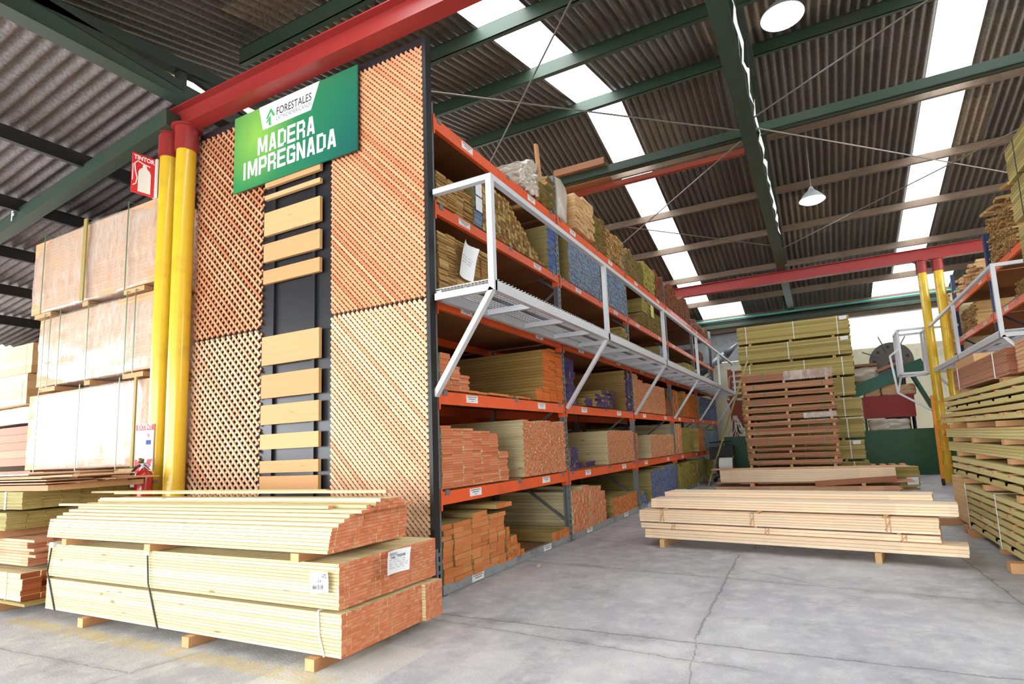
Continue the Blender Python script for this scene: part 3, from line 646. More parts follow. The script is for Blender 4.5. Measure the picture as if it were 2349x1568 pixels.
# shelf behind the walkway
stack('thin olive-brown plank in the stack behind the walkway deck beside the lattice display', 'tan', w_tan, 0.31, 1.19, D3, lambda y: 3.31-0.03*abs(math.sin(y*6)), 0.15, 0.017, jit=0.02)
stack('thin yellowish plank in the stack at the second upright behind the walkway deck', 'tanfar', w_olive, 5.7, 6.03, D3, 3.3, 0.16, 0.03, jit=0.03)
stack('blue-ended plank lying low behind the walkway in the second bay', 'deepblue', w_deepblue, 4.9, 5.65, D3, 2.72, 0.1, 0.03, jit=0.04)
stack('olive plank with blue end behind the walkway before the third upright', 'blue', w_blue, 8.3, 9.05, D3, 3.3, 0.12, 0.045, jit=0.03)
stack('olive block-ended timber behind the walkway in the fourth bay', 'yellowg', w_yellowg, 10.9, 12.1, D3, 3.25, 0.12, 0.075, jit=0.03)
# fourth shelf
stack('thin tan plank in the fanned-out shelf stack above the walkway next to the lattice display', 'tan', w_tan, 0.31, 0.93, D4, lambda y: 3.87+0.02*math.sin(y*20), 0.155, 0.017, jit=0.03)
stack('grey-blue ended plank in the narrow column behind the white rail post', 'blue', w_blue, 0.95, 1.10, D4, 4.08, 0.145, 0.02, jit=0.01)
stack('block-ended batten in the stepped stack seen through the white railing', 'block', w_block, 1.12, 2.6, D4, lambda y: 4.1 if y < 1.75 else max(3.62, 4.06-(y-1.75)*0.62), 0.055, 0.042, jit=0.025)
stack('batten lying on top of the stepped block-ended stack', 'block', w_block, 1.8, 1.86, 4.05, 4.09, 0.055, 0.042, xf=0.12)
stack('blue-ended plank in the narrow stack before the first upright on the fourth shelf', 'blue', w_deepblue, 2.74, 2.99, D4, 4.2, 0.12, 0.026, jit=0.012)
stack('grey-blue ended plank in the large fourth shelf stack just past the first upright', 'blue', w_blue, 3.42, 4.72, D4, lump(4.26, 0.02, 6), 0.1, 0.026, jit=0.012)
stack('grey-blue ended plank in the fourth shelf stack before the second upright', 'blue', w_blue, 4.78, 6.03, D4, lump(4.25, 0.02, 5), 0.1, 0.026, jit=0.012)
stack('olive plank laid over the ragged ends on the fourth shelf in the third bay', 'mix', w_olive, 7.1, 7.9, 3.86, 4.13, 0.2, 0.04, xf=0.02, jit=0.03)
stack('ragged brown-ended batten in the fourth shelf stack in the third bay', 'browng', w_green, 6.7, 9.05, D4, lambda y: min(3.86, 3.62+(y-6.7)*0.5) if y < 7.9 else 4.02, 0.07, 0.032, jit=0.05)
stack('brown timber on the fourth shelf in the last bays', 'far', w_brown, 12.4, 13.6, D4, 3.8, 0.1, 0.05, jit=0.03)
# top shelf
stack('green-ended plank under the plastic sacks on the rack top before the first upright', 'green', w_green, 2.5, 2.98, D5, steps((2.7, 4.72), (3.0, 4.86)), 0.12, 0.04, jit=0.04)
stack('pale plank in the staggered stack on the rack top just past the first upright', 'natural', w_natural, 3.62, 4.36, D5, steps((3.9, 5.0), (4.4, 5.02)), 0.16, 0.05, xf=0.07, jit=0.03)
stack('green-ended plank in the rack top stack beside the pale planks', 'green', w_green, 4.42, 5.1, D5, lump(5.02, 0.03, 9), 0.075, 0.03, jit=0.03)
stack('brown-ended plank in the rack top stack before the second upright', 'browng', w_tan, 5.15, 6.03, D5, lump(4.98, 0.015, 9), 0.11, 0.026, jit=0.02)
stack('green-ended plank in the rack top stack past the second upright', 'green', w_green, 6.2, 7.3, D5, lump(4.92, 0.06, 7), 0.09, 0.04, jit=0.05)
stack('olive plank in the rack top stack in the middle of the third bay', 'mix', w_yellowg, 7.35, 8.3, D5, 4.98, 0.12, 0.04, jit=0.03)
stack('dark brown-ended plank in the ragged rack top stack near the far red beam', 'browng', w_brown, 8.35, 9.05, D5, lump(5.05, 0.05, 7), 0.07, 0.04, jit=0.04)
stack('dark brown-ended plank on the rack top in the fourth bay', 'browng', w_brown, 9.25, 12.1, D5, lump(5.0, 0.1, 4), 0.09, 0.05, jit=0.05)
stack('terracotta plank on the last bay of the rack top', 'far', w_red, 12.3, 14.8, D5, lump(4.7, 0.06, 4), 0.12, 0.06, jit=0.05)

camp = Vector(cam.location)
GRP = dict(batten='batten', battenfar='batten', deepblue='batten', blueheap='batten', browng='batten', square='square_timber', post='square_timber', block='square_timber', yellowg='square_timber')
CAPS = dict(batten=80, square_timber=290, plank=290)
def flush():
    allk = {}
    for kind, items in KINDS.items(): allk.setdefault(GRP.get(kind, 'plank'), []).extend(items)
    for kind, items in allk.items():
        items.sort(key=lambda it: -(it[2][1]*it[2][2])/((Vector(it[1])+Vector((it[2][0]/2, 0, 0))-camp).length**2.0))
        cap = CAPS[kind]
        for i, (sid, c, d, tilt) in enumerate(items):
            s = STK[sid]
            if i < cap:
                s['name'] = kind
                key = (s['name'], s['wd'][0].name, round(d[0], 3), round(d[1], 4), round(d[2], 4))
                if key not in CACHE: CACHE[key] = MB().cbox((0, 0, 0), d, r=0.0, ch=min(0.004, d[2]*0.12)).mesh(s['name'], list(s['wd']))
                o = bpy.data.objects.new(s['name'], CACHE[key]); COL.objects.link(o); o.location = c
                tag(o, s['label'], {'batten': 'batten', 'plank': 'plank', 'square_timber': 'timber'}[kind], 'boards: '+s['label'])
            else: s['stuff'].cbox(c, d, ch=min(0.004, d[2]*0.12))
    for s in STK:
        if s['stuff'].v:
            tag(s['stuff'].build('board_stack', list(s['wd'])), 'mass of '+s['label'], 'board stack', None, 'stuff')

# ================================================================== WALKWAY
def walkway(X0, X1, ys, zd, zr, label, nj=5, mat=m_alu, brace_foot=1.72, wall=0.0, xrack=0.0, ends=True):
    """deck between X0 (rack side) and X1 (aisle side)"""
    t = thing('walkway', label, 'walkway', (X1, ys[0], 0)); s = 1 if X1 > X0 else -1; w = abs(X1-X0)
    def bb(m, x0, x1, y0, y1, z0, z1): m.bb(min(x0, x1)-X1, max(x0, x1)-X1, y0-ys[0], y1-ys[0], z0, z1)
    tk = 0.055
    for y in ys:
        m = MB(); bb(m, X1, X1-s*tk, y-tk/2, y+tk/2, zd, zr); m.build('rail_post', mat, t)
        m = MB(); m.bar((-s*tk/2, y-ys[0], zd+0.02), (xrack+s*0.03-X1, y-ys[0], brace_foot), 0.045, 0.055, up=(0, 1, 0)); m.build('brace', mat, t)
    m = MB(); bb(m, X1, X1-s*tk, ys[0]-tk/2, ys[-1]+tk/2, zr, zr+0.05); m.build('handrail', mat, t)
    m = MB(); bb(m, X1, X1-s*tk, ys[0], ys[-1], zd, zd+0.09); bb(m, X0, X0+s*tk, ys[0], ys[-1], zd, zd+0.09); m.build('deck_frame', mat, t)
    if ends:
        for y in (ys[0], ys[-1]):
            for za, zb in ((zr, zr+0.05), (zd, zd+0.06)): m = MB(); bb(m, X0, X1-s*tk, y-tk/2, y+tk/2, za, zb); m.build('end_rail', mat, t)
    n_ = int((ys[-1]-ys[0])/0.76)
    for i in range(1, n_):
        y = ys[0]+(ys[-1]-ys[0])*i/n_; m = MB(); bb(m, X0+s*tk, X1-s*tk, y-0.022, y+0.022, zd+0.01, zd+0.065); m.build('joist', mat, t)
    m = MB(); bb(m, (X0+X1)/2-0.02, (X0+X1)/2+0.02, ys[0], ys[-1], zd+0.066, zd+0.082); m.build('centre_bar', m_galv, t)
    m = MB(); k = int(w/0.035)
    for i in range(1, k): x = X0+s*w*i/k; bb(m, x-0.003, x+0.003, ys[0], ys[-1], zd+0.092, zd+0.1)
    k = int((ys[-1]-ys[0])/0.06)
    for i in range(k): y = ys[0]+(ys[-1]-ys[0])*i/k; bb(m, X0, X1, y-0.005, y+0.005, zd+0.1, zd+0.107)
    m.build('deck_grating', mat, t); return t
walkway(0.06, 0.68, [0.2, 3.05, 6.1, 9.15, 12.2, 15.25], 2.57, 3.56, 'white steel walkway with handrail hung on the front of the orange rack')

# ================================================================== END DISPLAY
PY = 0.16
t = thing('display_panel', 'tall black end panel of the rack carrying lattice panels and sample boards', 'panel', (-1.7, PY, 0))
MB().bb(-1.66, 1.70, 0.0, 0.04, 0.0, 5.14).build('backing', m_black, t)
m = MB(); m.bb(-1.66, 1.70, -0.012, 0.0, 5.06, 5.14); m.build('header', m_black, t)
MB().bb(1.70, 1.74, -0.03, 0.05, 0.42, 5.14).build('edge_strip', m_blackst, t)
for x in (-0.31, 0.29): MB().bb(x-0.02, x+0.02, -0.03, 0.0, 0.1, 5.0).build('batten', m_black, t)
def lattice(x0, x1, z0, z1, sp, wd, mat, label):
    t = thing('lattice_panel', label, 'lattice panel', ((x0+x1)/2, PY, z0), 0, 'wooden lattice panels on the display')
    w, h = (x1-x0), z1-z0; wv = 0.025
    for layer, (sg, yy) in enumerate(((-1, -0.024), (1, -0.010))):
        m = MB(); dx = sp*math.sqrt(2); n_ = int((w+h)/dx)+2
        for i in range(n_):
            c = -w/2+i*dx if sg > 0 else -w/2+i*dx
            # line x*? : for sg -1 (\) x+z = c' ; for sg +1 (/) x - z = c'
            if sg < 0: cc = c; xa = max(-w/2, cc-h); xb = min(w/2, cc)
            else: cc = c-h; xa = max(-w/2, cc); xb = min(w/2, cc+h)
            if xb-xa < 0.03: continue
            za, zb = ((cc-xa), (cc-xb)) if sg < 0 else ((xa-cc), (xb-cc))
            m.bar((xa, yy, za), (xb, yy, zb), wv, 0.011, up=(0, 1, 0)) if False else m.box(((xa+xb)/2, yy, (za+zb)/2), (math.hypot(xb-xa, zb-za), 0.011, wv), Matrix.Rotation(R(45 if sg < 0 else -45), 3, 'Y'), ends='x')
        m.build('front_slats' if layer == 0 else 'back_slats', list(mat), t)
lattice(-3.36, -2.19, 2.61, 5.05, 0.0655, 0.036, w_slatF, 'upper left wooden lattice panel, partly behind the green banner')
lattice(-3.36, -2.19, 0.15, 2.59, 0.0655, 0.036, w_slatL, 'lower left wooden lattice panel beside the yellow columns')
lattice(-1.165, 0.0, 2.61, 5.05, 0.0408, 0.036, w_slatF, 'upper right close-woven wooden lattice panel at the rack corner')
lattice(-1.165, 0.0, 0.15, 2.59, 0.0408, 0.036, w_slatL, 'lower right close-woven lighter lattice panel at the rack corner')
K = 1.1; P5 = dict(z0=.87, z1=1.103, z2=.995, z3=1.346, z4=1.208, z5=1.617, z6=1.435, z7=1.902, z8=1.681, z9=1.993, z10=2.267, z11=2.918, z12=2.785, z13=3.186, z14=3.003, z15=3.502, z16=3.268, z17=3.681, z18=3.636, z19=3.76)
sb = [(0.84, 0.965), ('z2', 'z1'), ('z4', 'z3'), ('z6', 'z5'), ('z8', 'z7'), ('z9', 'z10'), ('z12', 'z11'), ('z14', 'z13'), ('z16', 'z15'), ('z18', 'z17'), ('z19', 3.86)]
lb = ['lowest sample board, half hidden behind the loose pile', 'second sample board from the bottom, narrow', 'third sample board from the bottom', 'fourth sample board from the bottom', 'fifth sample board from the bottom, wide', 'widest sample board with a reddish streak, below the bare gap',
      'sample board directly above the bare black gap', 'sample board with a knot, second above the bare gap', 'wide yellowish sample board, third above the bare gap', 'thin sample strip below the banner', 'top sample board touching the banner underside']
for (a, b), l in zip(sb, lb):
    a = P5[a]*K if isinstance(a, str) else a*K; b = P5[b]*K if isinstance(b, str) else b*K
    o = MB().box((0, 0, 0), (0.83, 0.035, b-a), ends='x').build('sample_board', list(w_sample), None, (-1.7, PY-0.0478, (a+b)/2)); tag(o, 'pine '+l, 'board', 'sample boards nailed to the black display')
# banner
t = thing('banner_sign', 'green banner reading MADERA IMPREGNADA at the top of the lattice display', 'sign', (-1.69, PY-0.075, 4.64))
MB().bb(-0.93, 0.93, -0.008, 0.008, -0.45, 0.45).build('sign_board', m_sign, t)
MB().prism([(-0.52, 0.452), (0.41, 0.452), (0.29, 0.17), (-0.45, 0.17)], 'y', -0.0105, -0.0085).build('white_field', m_white, t)
GL = {'M': [((0, 0), (0, 1), .24), ((1, 0), (1, 1), .24), ((.12, 1), (.5, .12), .2), ((.88, 1), (.5, .12), .2)], 'A': [((.04, 0), (.42, 1), .24), ((.96, 0), (.58, 1), .24), ((.25, .27), (.75, .27), .17)],
      'D': [((0, 0), (0, 1), .24), ((0, .915), (.62, .915), .17), ((0, .085), (.62, .085), .17), ((1, .15), (1, .85), .24), ((.62, .915), (.9, .8), .16), ((.62, .085), (.9, .2), .16)],
      'E': [((0, 0), (0, 1), .24), ((0, .915), (1, .915), .17), ((0, .085), (1, .085), .17), ((0, .5), (.9, .5), .16)],
      'R': [((0, 0), (0, 1), .24), ((0, .915), (.8, .915), .17), ((0, .46), (.8, .46), .16), ((.98, .54), (.98, .85), .24), ((.98, 0), (.98, .38), .24)],
      'I': [((.5, 0), (.5, 1), .24)], 'P': [((0, 0), (0, 1), .24), ((0, .915), (.85, .915), .17), ((0, .42), (.85, .42), .17), ((1, .46), (1, .88), .24)],
      'G': [((0, .12), (0, .88), .24), ((.1, .915), (.9, .915), .17), ((.1, .085), (.9, .085), .17), ((1, .7), (1, .86), .24), ((1, .06), (1, .5), .24), ((.55, .46), (1, .46), .15)],
      'N': [((0, 0), (0, 1), .24), ((1, 0), (1, 1), .24), ((.04, 1), (.96, 0), .24)]}
def blocktext(txt, cx, z0, width, h, y, parent):
    ws = [(0.55 if c == 'I' else 1.25 if c == 'M' else 1.0) for c in txt]; u = width/(sum(ws)+0.0); x = cx-width/2
    for c, w_ in zip(txt, ws):
        cw = u*w_; g = cw*0.07; st = u*0.9; m = MB()
        for (a, b, t_) in GL[c]:
            tx = st*t_*1.05; iw = cw-2*g-tx; P = lambda q: (x+g+tx/2+q[0]*iw, z0+q[1]*h)
            (ax, az), (bx, bz) = P(a), P(b)
            if abs(a[1]-b[1]) < 1e-6: hh = h*t_/2; m.prism([(ax-tx/2, az-hh), (bx+tx/2, az-hh), (bx+tx/2, az+hh), (ax-tx/2, az+hh)], 'y', y, y+0.001)
            else: m.prism([(ax-tx/2, az), (ax+tx/2, az), (bx+tx/2, bz), (bx-tx/2, bz)], 'y', y, y+0.001)
            y += 0.00003
        x += cw; fixn(m.build('letter', m_white, parent))
blocktext('MADERA', -0.09, -0.105, 0.90, 0.20, -0.0105, t)
blocktext('IMPREGNADA', -0.06, -0.335, 1.44, 0.20, -0.0105, t)
m_logo = paint('logo_green', S(60, 168, 84), 0.5, var=0.02); m_lt = paint('logo_text', S(84, 92, 90), 0.5, var=0.0)
text('lettering', 'FORESTALES', 0.125, m_ink, t, (0.03, -0.0115, 0.315), (R(90), 0, 0), bold=0.0015, fit=0.53)
text('lettering', 'LATINOAMERICANOS', 0.068, m_lt, t, (0.03, -0.0115, 0.235), (R(90), 0, 0), fit=0.53)
m = MB()
m.prism([(-0.40, 0.285), (-0.37, 0.275), (-0.325, 0.345), (-0.28, 0.275), (-0.26, 0.30), (-0.325, 0.39)], 'y', -0.012, -0.0108)
m.prism([(-0.325, 0.31), (-0.322, 0.205), (-0.29, 0.205), (-0.345, 0.185), (-0.36, 0.225), (-0.345, 0.25), (-0.38, 0.235), (-0.405, 0.235)], 'y', -0.012, -0.0108)
fixn(m.build('tree_logo', m_logo, t))

# ================================================================== BUNDLES
def bundle(label, cat, loc, rz, L, nc, nr, W_, T, wd, group=None, straps=(), smat=None, cap=100, jit=0.012, name='board_bundle', bname='board', slat=False, sw=0.012, gap=0.0, full=False, kx='x'):
    """origin: front left bottom corner; boards along local x, nc columns back along y, nr rows up"""
    t = thing(name, label, cat, loc, rz, group); rest = MB(); cnt = 0
    d = (L, W_-0.002, T-(0.0015 if not slat else T*0.3)); me = MB().cbox((0, 0, 0), d, r=0.0, ch=min(0.004, d[2]*0.15)).mesh(bname, list(wd))
    cells = [(c, r_) for r_ in range(nr) for c in range(nc)]
    vis = [q for q in cells if q[0] == 0 or q[1] == nr-1] + [q for q in cells if not (q[0] == 0 or q[1] == nr-1)]
    for c, r_ in vis:
        x = L/2+random.uniform(-1, 1)*jit; p = (x, W_*(c+0.5), T*(r_+0.5))
        outer = c == 0 or r_ == nr-1
        if cnt < cap and (outer or full):
            o = bpy.data.objects.new(bname, me); COL.objects.link(o); o.parent = t; o.location = p; cnt += 1
        else: rest.cbox(p, d, ch=min(0.004, d[2]*0.15))
    if rest.v:
        o = rest.build('inner_board', list(wd), t); o['kind'] = 'stuff'
    H = nr*T; B = nc*W_
    for x in straps:
        m = MB(); e = 0.003; w2 = sw/2
        m.bb(x-w2, x+w2, -e-0.002, -0.001, -e, H+e); m.bb(x-w2, x+w2, B+0.001, B+e+0.002, -e, H+e); m.bb(x-w2, x+w2, -e, B+e, H+0.001, H+e+0.001); m.bb(x-w2, x+w2, -e, B+e, -e-0.001, -0.001)
        m.build('strap', smat or m_strapw, t)
    return t
def bearer(label, c, d, rz=0, group=None, mat=None):
    o = MB().box((0, 0, 0), d, ends='y' if d[1] > d[0] else 'x').build('bearer', list(mat or w_bearer), None, c, (0, 0, rz)); return tag(o, label, 'wood block', group)
def paper(t_parent, c, w, h, rot, label=None, lines=6, barcode=True, curl=0.015, name='paper_label', words=()):
    """sheet in local xz plane, facing -y, gently curled"""
    m = MB(); vs = []; n_ = 6
    for j in range(n_+1):
        for i in range(n_+1):
            u, v = i/n_-0.5, j/n_-0.5; vs.append((u*w*(1+0.05*v), -0.004-curl*(abs(u)**2+max(0, v)**2*abs(u))*3, v*h+0.04*w*u))
    m.add(vs, [(j*(n_+1)+i, j*(n_+1)+i+1, (j+1)*(n_+1)+i+1, (j+1)*(n_+1)+i) for j in range(n_) for i in range(n_)])
    o = m.build(name, m_white, t_parent, c, rot)
    if label: o['label'] = label
    q = MB()
    if barcode:
        for i in range(12):
            x = -0.4*w+i*0.028*w; q.bb(x, x+0.014*w, -0.0075-curl*0.5, -0.007-curl*0.5, 0.28*h, 0.4*h)
    for k in range(lines):
        z = 0.08*h-k*0.085*h; x = -0.38*w
        while x < 0.34*w:
            l = random.uniform(0.05, 0.16)*w; q.bb(x, x+l, -0.0075-curl*0.4, -0.007-curl*0.4, z, z+0.018*h); x += l+random.uniform(0.03, 0.14)*w
    if q.v: q.build('print', m_inkl, o)
    for txt, sz, x, z in words: text('print', txt, sz, m_ink, o, (x*w, -0.008-curl*0.4, z*h), (R(90), 0, 0), xs=0.8, bold=0.0006)
    return o
# front left strapped double pack
t = thing('timber_pack', 'large strapped two-tier pack of orange-ended battens on the floor in the foreground', 'timber pack', (-2.95, -1.26, 0.075))
L = 3.38; w, T = 0.0385, 0.0205; me = MB().cbox((0, 0, 0), (L, w-0.0012, T-0.0018), r=0.0).mesh('batten', list(w_pine)); rest = MB(); cnt = 0
cells = []
for tier, (zb, nr, nc, y0) in enumerate(((0.0, 12, 24, 0.0), (0.262, 13, 24, 0.01))):
    for c in range(nc):
        for r_ in range(nr): cells.append((0 if (c == 0 or (tier == 1 and r_ == nr-1)) else 1, c, tier, r_, zb, y0))
cells.sort(key=lambda q: (q[0], q[1]))
for _, c, tier, r_, zb, y0 in cells:
    cj = 0.003*math.sin(c*0.7)
    p = (L/2+cj+random.uniform(-0.003, 0.003)+(-0.03 if tier else 0)+(0.03 if (tier == 0 and c > 18) else 0), y0+w*(c+0.5), zb+T*(r_+0.5))
    if cnt < 100:
        o = bpy.data.objects.new('batten', me); COL.objects.link(o); o.parent = t; o.location = p; cnt += 1
    else: rest.cbox(p, (L, w-0.0012, T-0.0018))
rest.build('inner_batten', list(w_pine), t)['kind'] = 'stuff'
def strap(m, pts, w_):
    for a, b in zip(pts, pts[1:]): m.bar(a, b, w_, 0.004, up=(1, 0, 0)) if False else m.tube(a, b, w_/2, n=6)
    return m
for xs_ in ((0.07, 0.02, 0.17), (1.44, 1.47, 1.60)):
    m = MB(); strap(m, [(xs_[0], 0.9, 0.535), (xs_[0], -0.006, 0.535), (xs_[1], -0.008, 0.30), (xs_[2], -0.006, -0.005)], 0.013); s_ = m.build('strap', m_strapb, t); s_['label'] = 'black strap'
    MB().bb(xs_[0]-0.03, xs_[0]+0.03, -0.014, 0.05, 0.50, 0.545).build('corner_protector', m_strapw, s_)
m = MB(); strap(m, [(3.20, 0.9, 0.255), (3.20, -0.006, 0.255), (3.21, -0.009, 0.12), (3.25, -0.006, 0.0)], 0.012); s_ = m.build('strap', m_strapw, t); s_['label'] = 'white strap'
paper(t, (3.23, -0.012, 0.42), 0.15, 0.125, (0, R(-2), 0), 'small white paper tag', 4, False, words=(('672', 0.03, 0.25, 0.32), ('2 x', 0.03, 0.0, 0.12), ('661318', 0.036, -0.1, -0.2)))
paper(t, (3.43, 0.42, 0.47), 0.215, 0.145, (0, R(3), R(90)), 'large white paper tag with a barcode', 5, True, 0.02, words=(('Codigo', 0.018, -0.25, 0.2), ('PAQ13190', 0.022, 0.12, 0.24)))
for x, l in ((-2.28, 'left'), (-0.95, 'middle'), (0.23, 'right')):
    bearer('wooden bearer block under the %s of the big foreground pack' % l, (x, -0.83, 0.036), (0.075, 0.96, 0.068), 0, None)
for x, l in ((-2.55, 'left'), (-1.40, 'middle'), (0.12, 'right')):
    bearer('wooden spacer at the %s between the foreground pack and the loose pile above' % l, (x, -0.87, 0.642), (0.07, 0.92, 0.05), 0, None)
# loose pile on top: single battens
w, T = 0.0405, 0.0215
me = MB().cbox((0, 0, 0), (3.24, w-0.0012, T-0.0018), r=0.0).mesh('batten', list(w_pine))
grp = 'loose battens piled on the foreground pack'
nc = 17; n1 = 0
LL = 'loose orange-ended batten in the pile on top of the big foreground pack'
for c in range(nc):
    yc = -1.315+w*(c+0.5); rows = [7, 8, 9, 10, 11, 11, 12, 11, 13, 12, 13, 13, 13, 13, 12, 11, 11][c]
    for r_ in range(rows):
        x0 = -1.245+0.003*math.sin(c*1.3)+random.uniform(-0.004, 0.004)+0.006*r_*(1 if c < 6 else 0.3)
        o = bpy.data.objects.new('batten', me); COL.objects.link(o); o.location = (x0+(0.05 if r_ > 9 else 0), yc, 0.6685+T*(r_+0.5)); tag(o, LL, 'batten', grp)
for k_, (y, x, z, rz, l) in enumerate(((-1.14, -1.42, 0.918, 0.4, 'loose batten lying askew on the front of the foreground pile'), (-1.0, -1.1, 0.952, -0.3, 'second loose batten lying askew along the foreground pile top'), (-0.80, -1.25, 0.985, 0.3, 'batten lying highest along the back of the foreground pile'), (-0.70, -1.9, 0.985, -0.4, 'batten pushed left on the foreground pile top'))):
    o = bpy.data.objects.new('batten', me); COL.objects.link(o); o.location = (x, y, z); o.rotation_euler = (0, 0, R(rz)); tag(o, l, 'batten')
# ================================================================== PALE STACK IN THE AISLE
A = R(-9.5)
def loc2(o, x, y, z): return (o[0]+x*math.cos(A)-y*math.sin(A), o[1]+x*math.sin(A)+y*math.cos(A), z)
O2 = (0.93, 2.93)
def tie(t, xs, B, H):
    for x in xs:
        m = MB()
        for dx in (-0.016, 0.016):
            m.bb(x+dx-0.006, x+dx+0.006, -0.004, -0.001, -0.002, H+0.003); m.bb(x+dx-0.006, x+dx+0.006, -0.004, B+0.003, H+0.0005, H+0.003)
        m.tube((x-0.03, -0.008, H*0.15), (x+0.02, -0.012, H*0.85), 0.005, n=5)
        o = m.build('tie_band', paint('twine_tan', S(200, 160, 120), 0.7), t)
spec = [('pale finger-jointed board pack at the very bottom front of the aisle stack, sticking out right', 0.10, 0.0, 0.095, 3.12, 2, 0.13, 3, 0.033, ()),
        ('thin pale pack second from the bottom of the aisle stack', 0.02, 0.06, 0.198, 3.0, 5, 0.11, 2, 0.031, (0.42, 1.48, 2.72)),
        ('pale pack in the middle of the aisle stack under the spacers', 0.0, 0.07, 0.272, 3.02, 5, 0.115, 5, 0.027, (0.30, 1.35, 2.62)),
        ('pale pack on the upper front of the aisle stack, sticking out right', 0.10, 0.22, 0.42, 3.08, 2, 0.15, 4, 0.027, ()),
        ('pale pack standing highest at the back of the aisle stack', 0.14, 0.54, 0.42, 2.84, 3, 0.13, 6, 0.027, ())]
for l, x, y, z, L, nc, w, nr, T, st in spec:
    t = bundle(l, 'board bundle', loc2(O2, x, y, z), A, L, nc, nr, w, T, w_joint, 'pale packs of the aisle stack', (), jit=0.006, bname='board')
    if st: tie(t, st, nc*w, nr*T)
o = spec[0]
for x, l in ((0.33, 'left'), (2.52, 'right')): bearer('pale bearer block under the %s of the aisle stack' % l, loc2(O2, x, 0.32, 0.046), (0.055, 0.74, 0.09), A, None, w_natural)
for x in (0.3, 1.4, 2.6): bearer('thin spacer stick in the aisle stack, %s' % {0.3: 'left one', 1.4: 'middle one', 2.6: 'right one'}[x], loc2(O2, x, 0.38, 0.4135), (0.04, 0.62, 0.011), A, None, w_natural)
for x in (0.28, 1.38, 2.7): bearer('thin stick under the middle pack of the aisle stack, %s' % {0.28: 'left one', 1.38: 'middle one', 2.7: 'right one'}[x], loc2(O2, x, 0.33, 0.2655), (0.03, 0.5, 0.010), A, None, w_natural)
t = bundle('low yellowish board bundle with white ties behind the pale aisle stack', 'board bundle', loc2((0.85, 6.15), 0, 0, 0.06), A, 3.35, 6, 5, 0.13, 0.036, w_olive, None, (0.75, 2.75), sw=0.03)
for x, l in ((0.5, 'left'), (2.8, 'right')): bearer('block under the %s end of the low yellowish bundle' % l, loc2((0.85, 6.15), x, 0.4, 0.029), (0.07, 0.8, 0.056), A)
# farther low pile
t = bundle('brown strip-laminated boards lying lowest in the long low pile past the aisle stack', 'board bundle', (0.82, 9.2, 0.03), R(-1), 3.52, 5, 4, 0.14, 0.03, w_pink, None, (), jit=0.03)
for x, l in ((1.6, 'left'), (3.7, 'right')): bearer('dark block on the low brown boards, %s' % l, (x, 9.5, 0.185), (0.07, 0.85, 0.065))
o = MB().box((0, 0, 0), (3.75, 0.5, 0.025), ends='x').build('wide_board', list(w_pink), None, (2.7, 9.5, 0.2315), (0, 0, R(-1))); tag(o, 'wide thin board between the low brown boards and the pink pack', 'board')
t = bundle('pinkish laminated board pack on top of the long low pile', 'board bundle', (0.93, 9.25, 0.246), R(-1), 3.35, 5, 7, 0.13, 0.037, w_joint, None, (), jit=0.01)
o = MB().box((0, 0, 0), (3.75, 0.35, 0.02), ends='x').build('wide_board', list(w_pink), None, (2.6, 9.45, 0.52), (0, 0, R(-1))); tag(o, 'wide thin board lying topmost on the pinkish pack', 'board')
o = MB().box((0, 0, 0), (1.45, 0.025, 0.11), ends='x').build('loose_board', list(w_brown), None, (3.55, 9.13, 0.25), (0, R(-3.5), 0)); tag(o, 'brown board leaning loose against the right front of the pinkish pack', 'board')
t = bundle('yellow-green board pack at the right end behind the long low pile', 'board bundle', (2.3, 10.05, 0.06), R(-2), 2.45, 3, 11, 0.13, 0.037, w_olive, None, (), jit=0.02)
paper(t, (2.33, -0.01, 0.12), 0.2, 0.15, (0, 0, 0), None, 4, False)
bearer('dark block under the yellow-green pack', (4.5, 10.3, 0.029), (0.4, 0.5, 0.056))

# ================================================================== TALL STACKS AT THE FAR END
for i in range(8):
    z = 0.05+i*0.522; x0 = [1.28, 1.24, 1.22, 1.2, 1.22, 1.26, 1.22, 1.24][i]; 
    nm = ['lowest', 'second from the floor', 'third from the floor', 'fourth from the floor', 'fifth from the floor', 'third from the top', 'second from the top', 'topmost'][i]
    t = bundle('large olive lumber pack of the tall far stack, '+nm, 'timber pack', (x0, 12.0, z), 0, [2.75, 2.72, 2.78, 2.8, 2.68, 2.67, 2.7, 2.69][i], 7, 10, 0.14, 0.046, w_olive, 'olive packs stacked at the far end', [0.22, 1.25+0.15*(i % 3), 2.42], sw=0.022, jit=0.02, name='timber_pack')
    if i in (1, 6, 7): paper(t, (2.56, -0.02, 0.4), 0.17, 0.09, (0, 0, 0), None, 3, False)
    for x in (x0+0.3, x0+1.3, x0+2.3):
        bearer('small block between olive packs of the tall far stack', (x, 12.48, z-0.031), (0.07, 0.9, 0.052), 0, 'blocks between the olive packs')
zz = 0.05; rows = [(4, 0.05), (4, 0.055), (3, 0.04), (3, 0.04), (2, 0.035), (5, 0.045), (4, 0.04), (3, 0.035), (3, 0.04), (3, 0.04), (5, 0.035), (3, 0.04), (4, 0.04), (5, 0.045)]
ordn = ['lowest', 'second', 'third', 'fourth', 'fifth', 'sixth', 'seventh', 'eighth', 'ninth', 'tenth', 'eleventh', 'twelfth', 'thirteenth', 'topmost, wrapped']
rows = [(a, b*0.88) for a, b in rows]; tgt = 2.78; tot = sum(a*b for a, b in rows); gap = (tgt-tot-0.05)/len(rows)
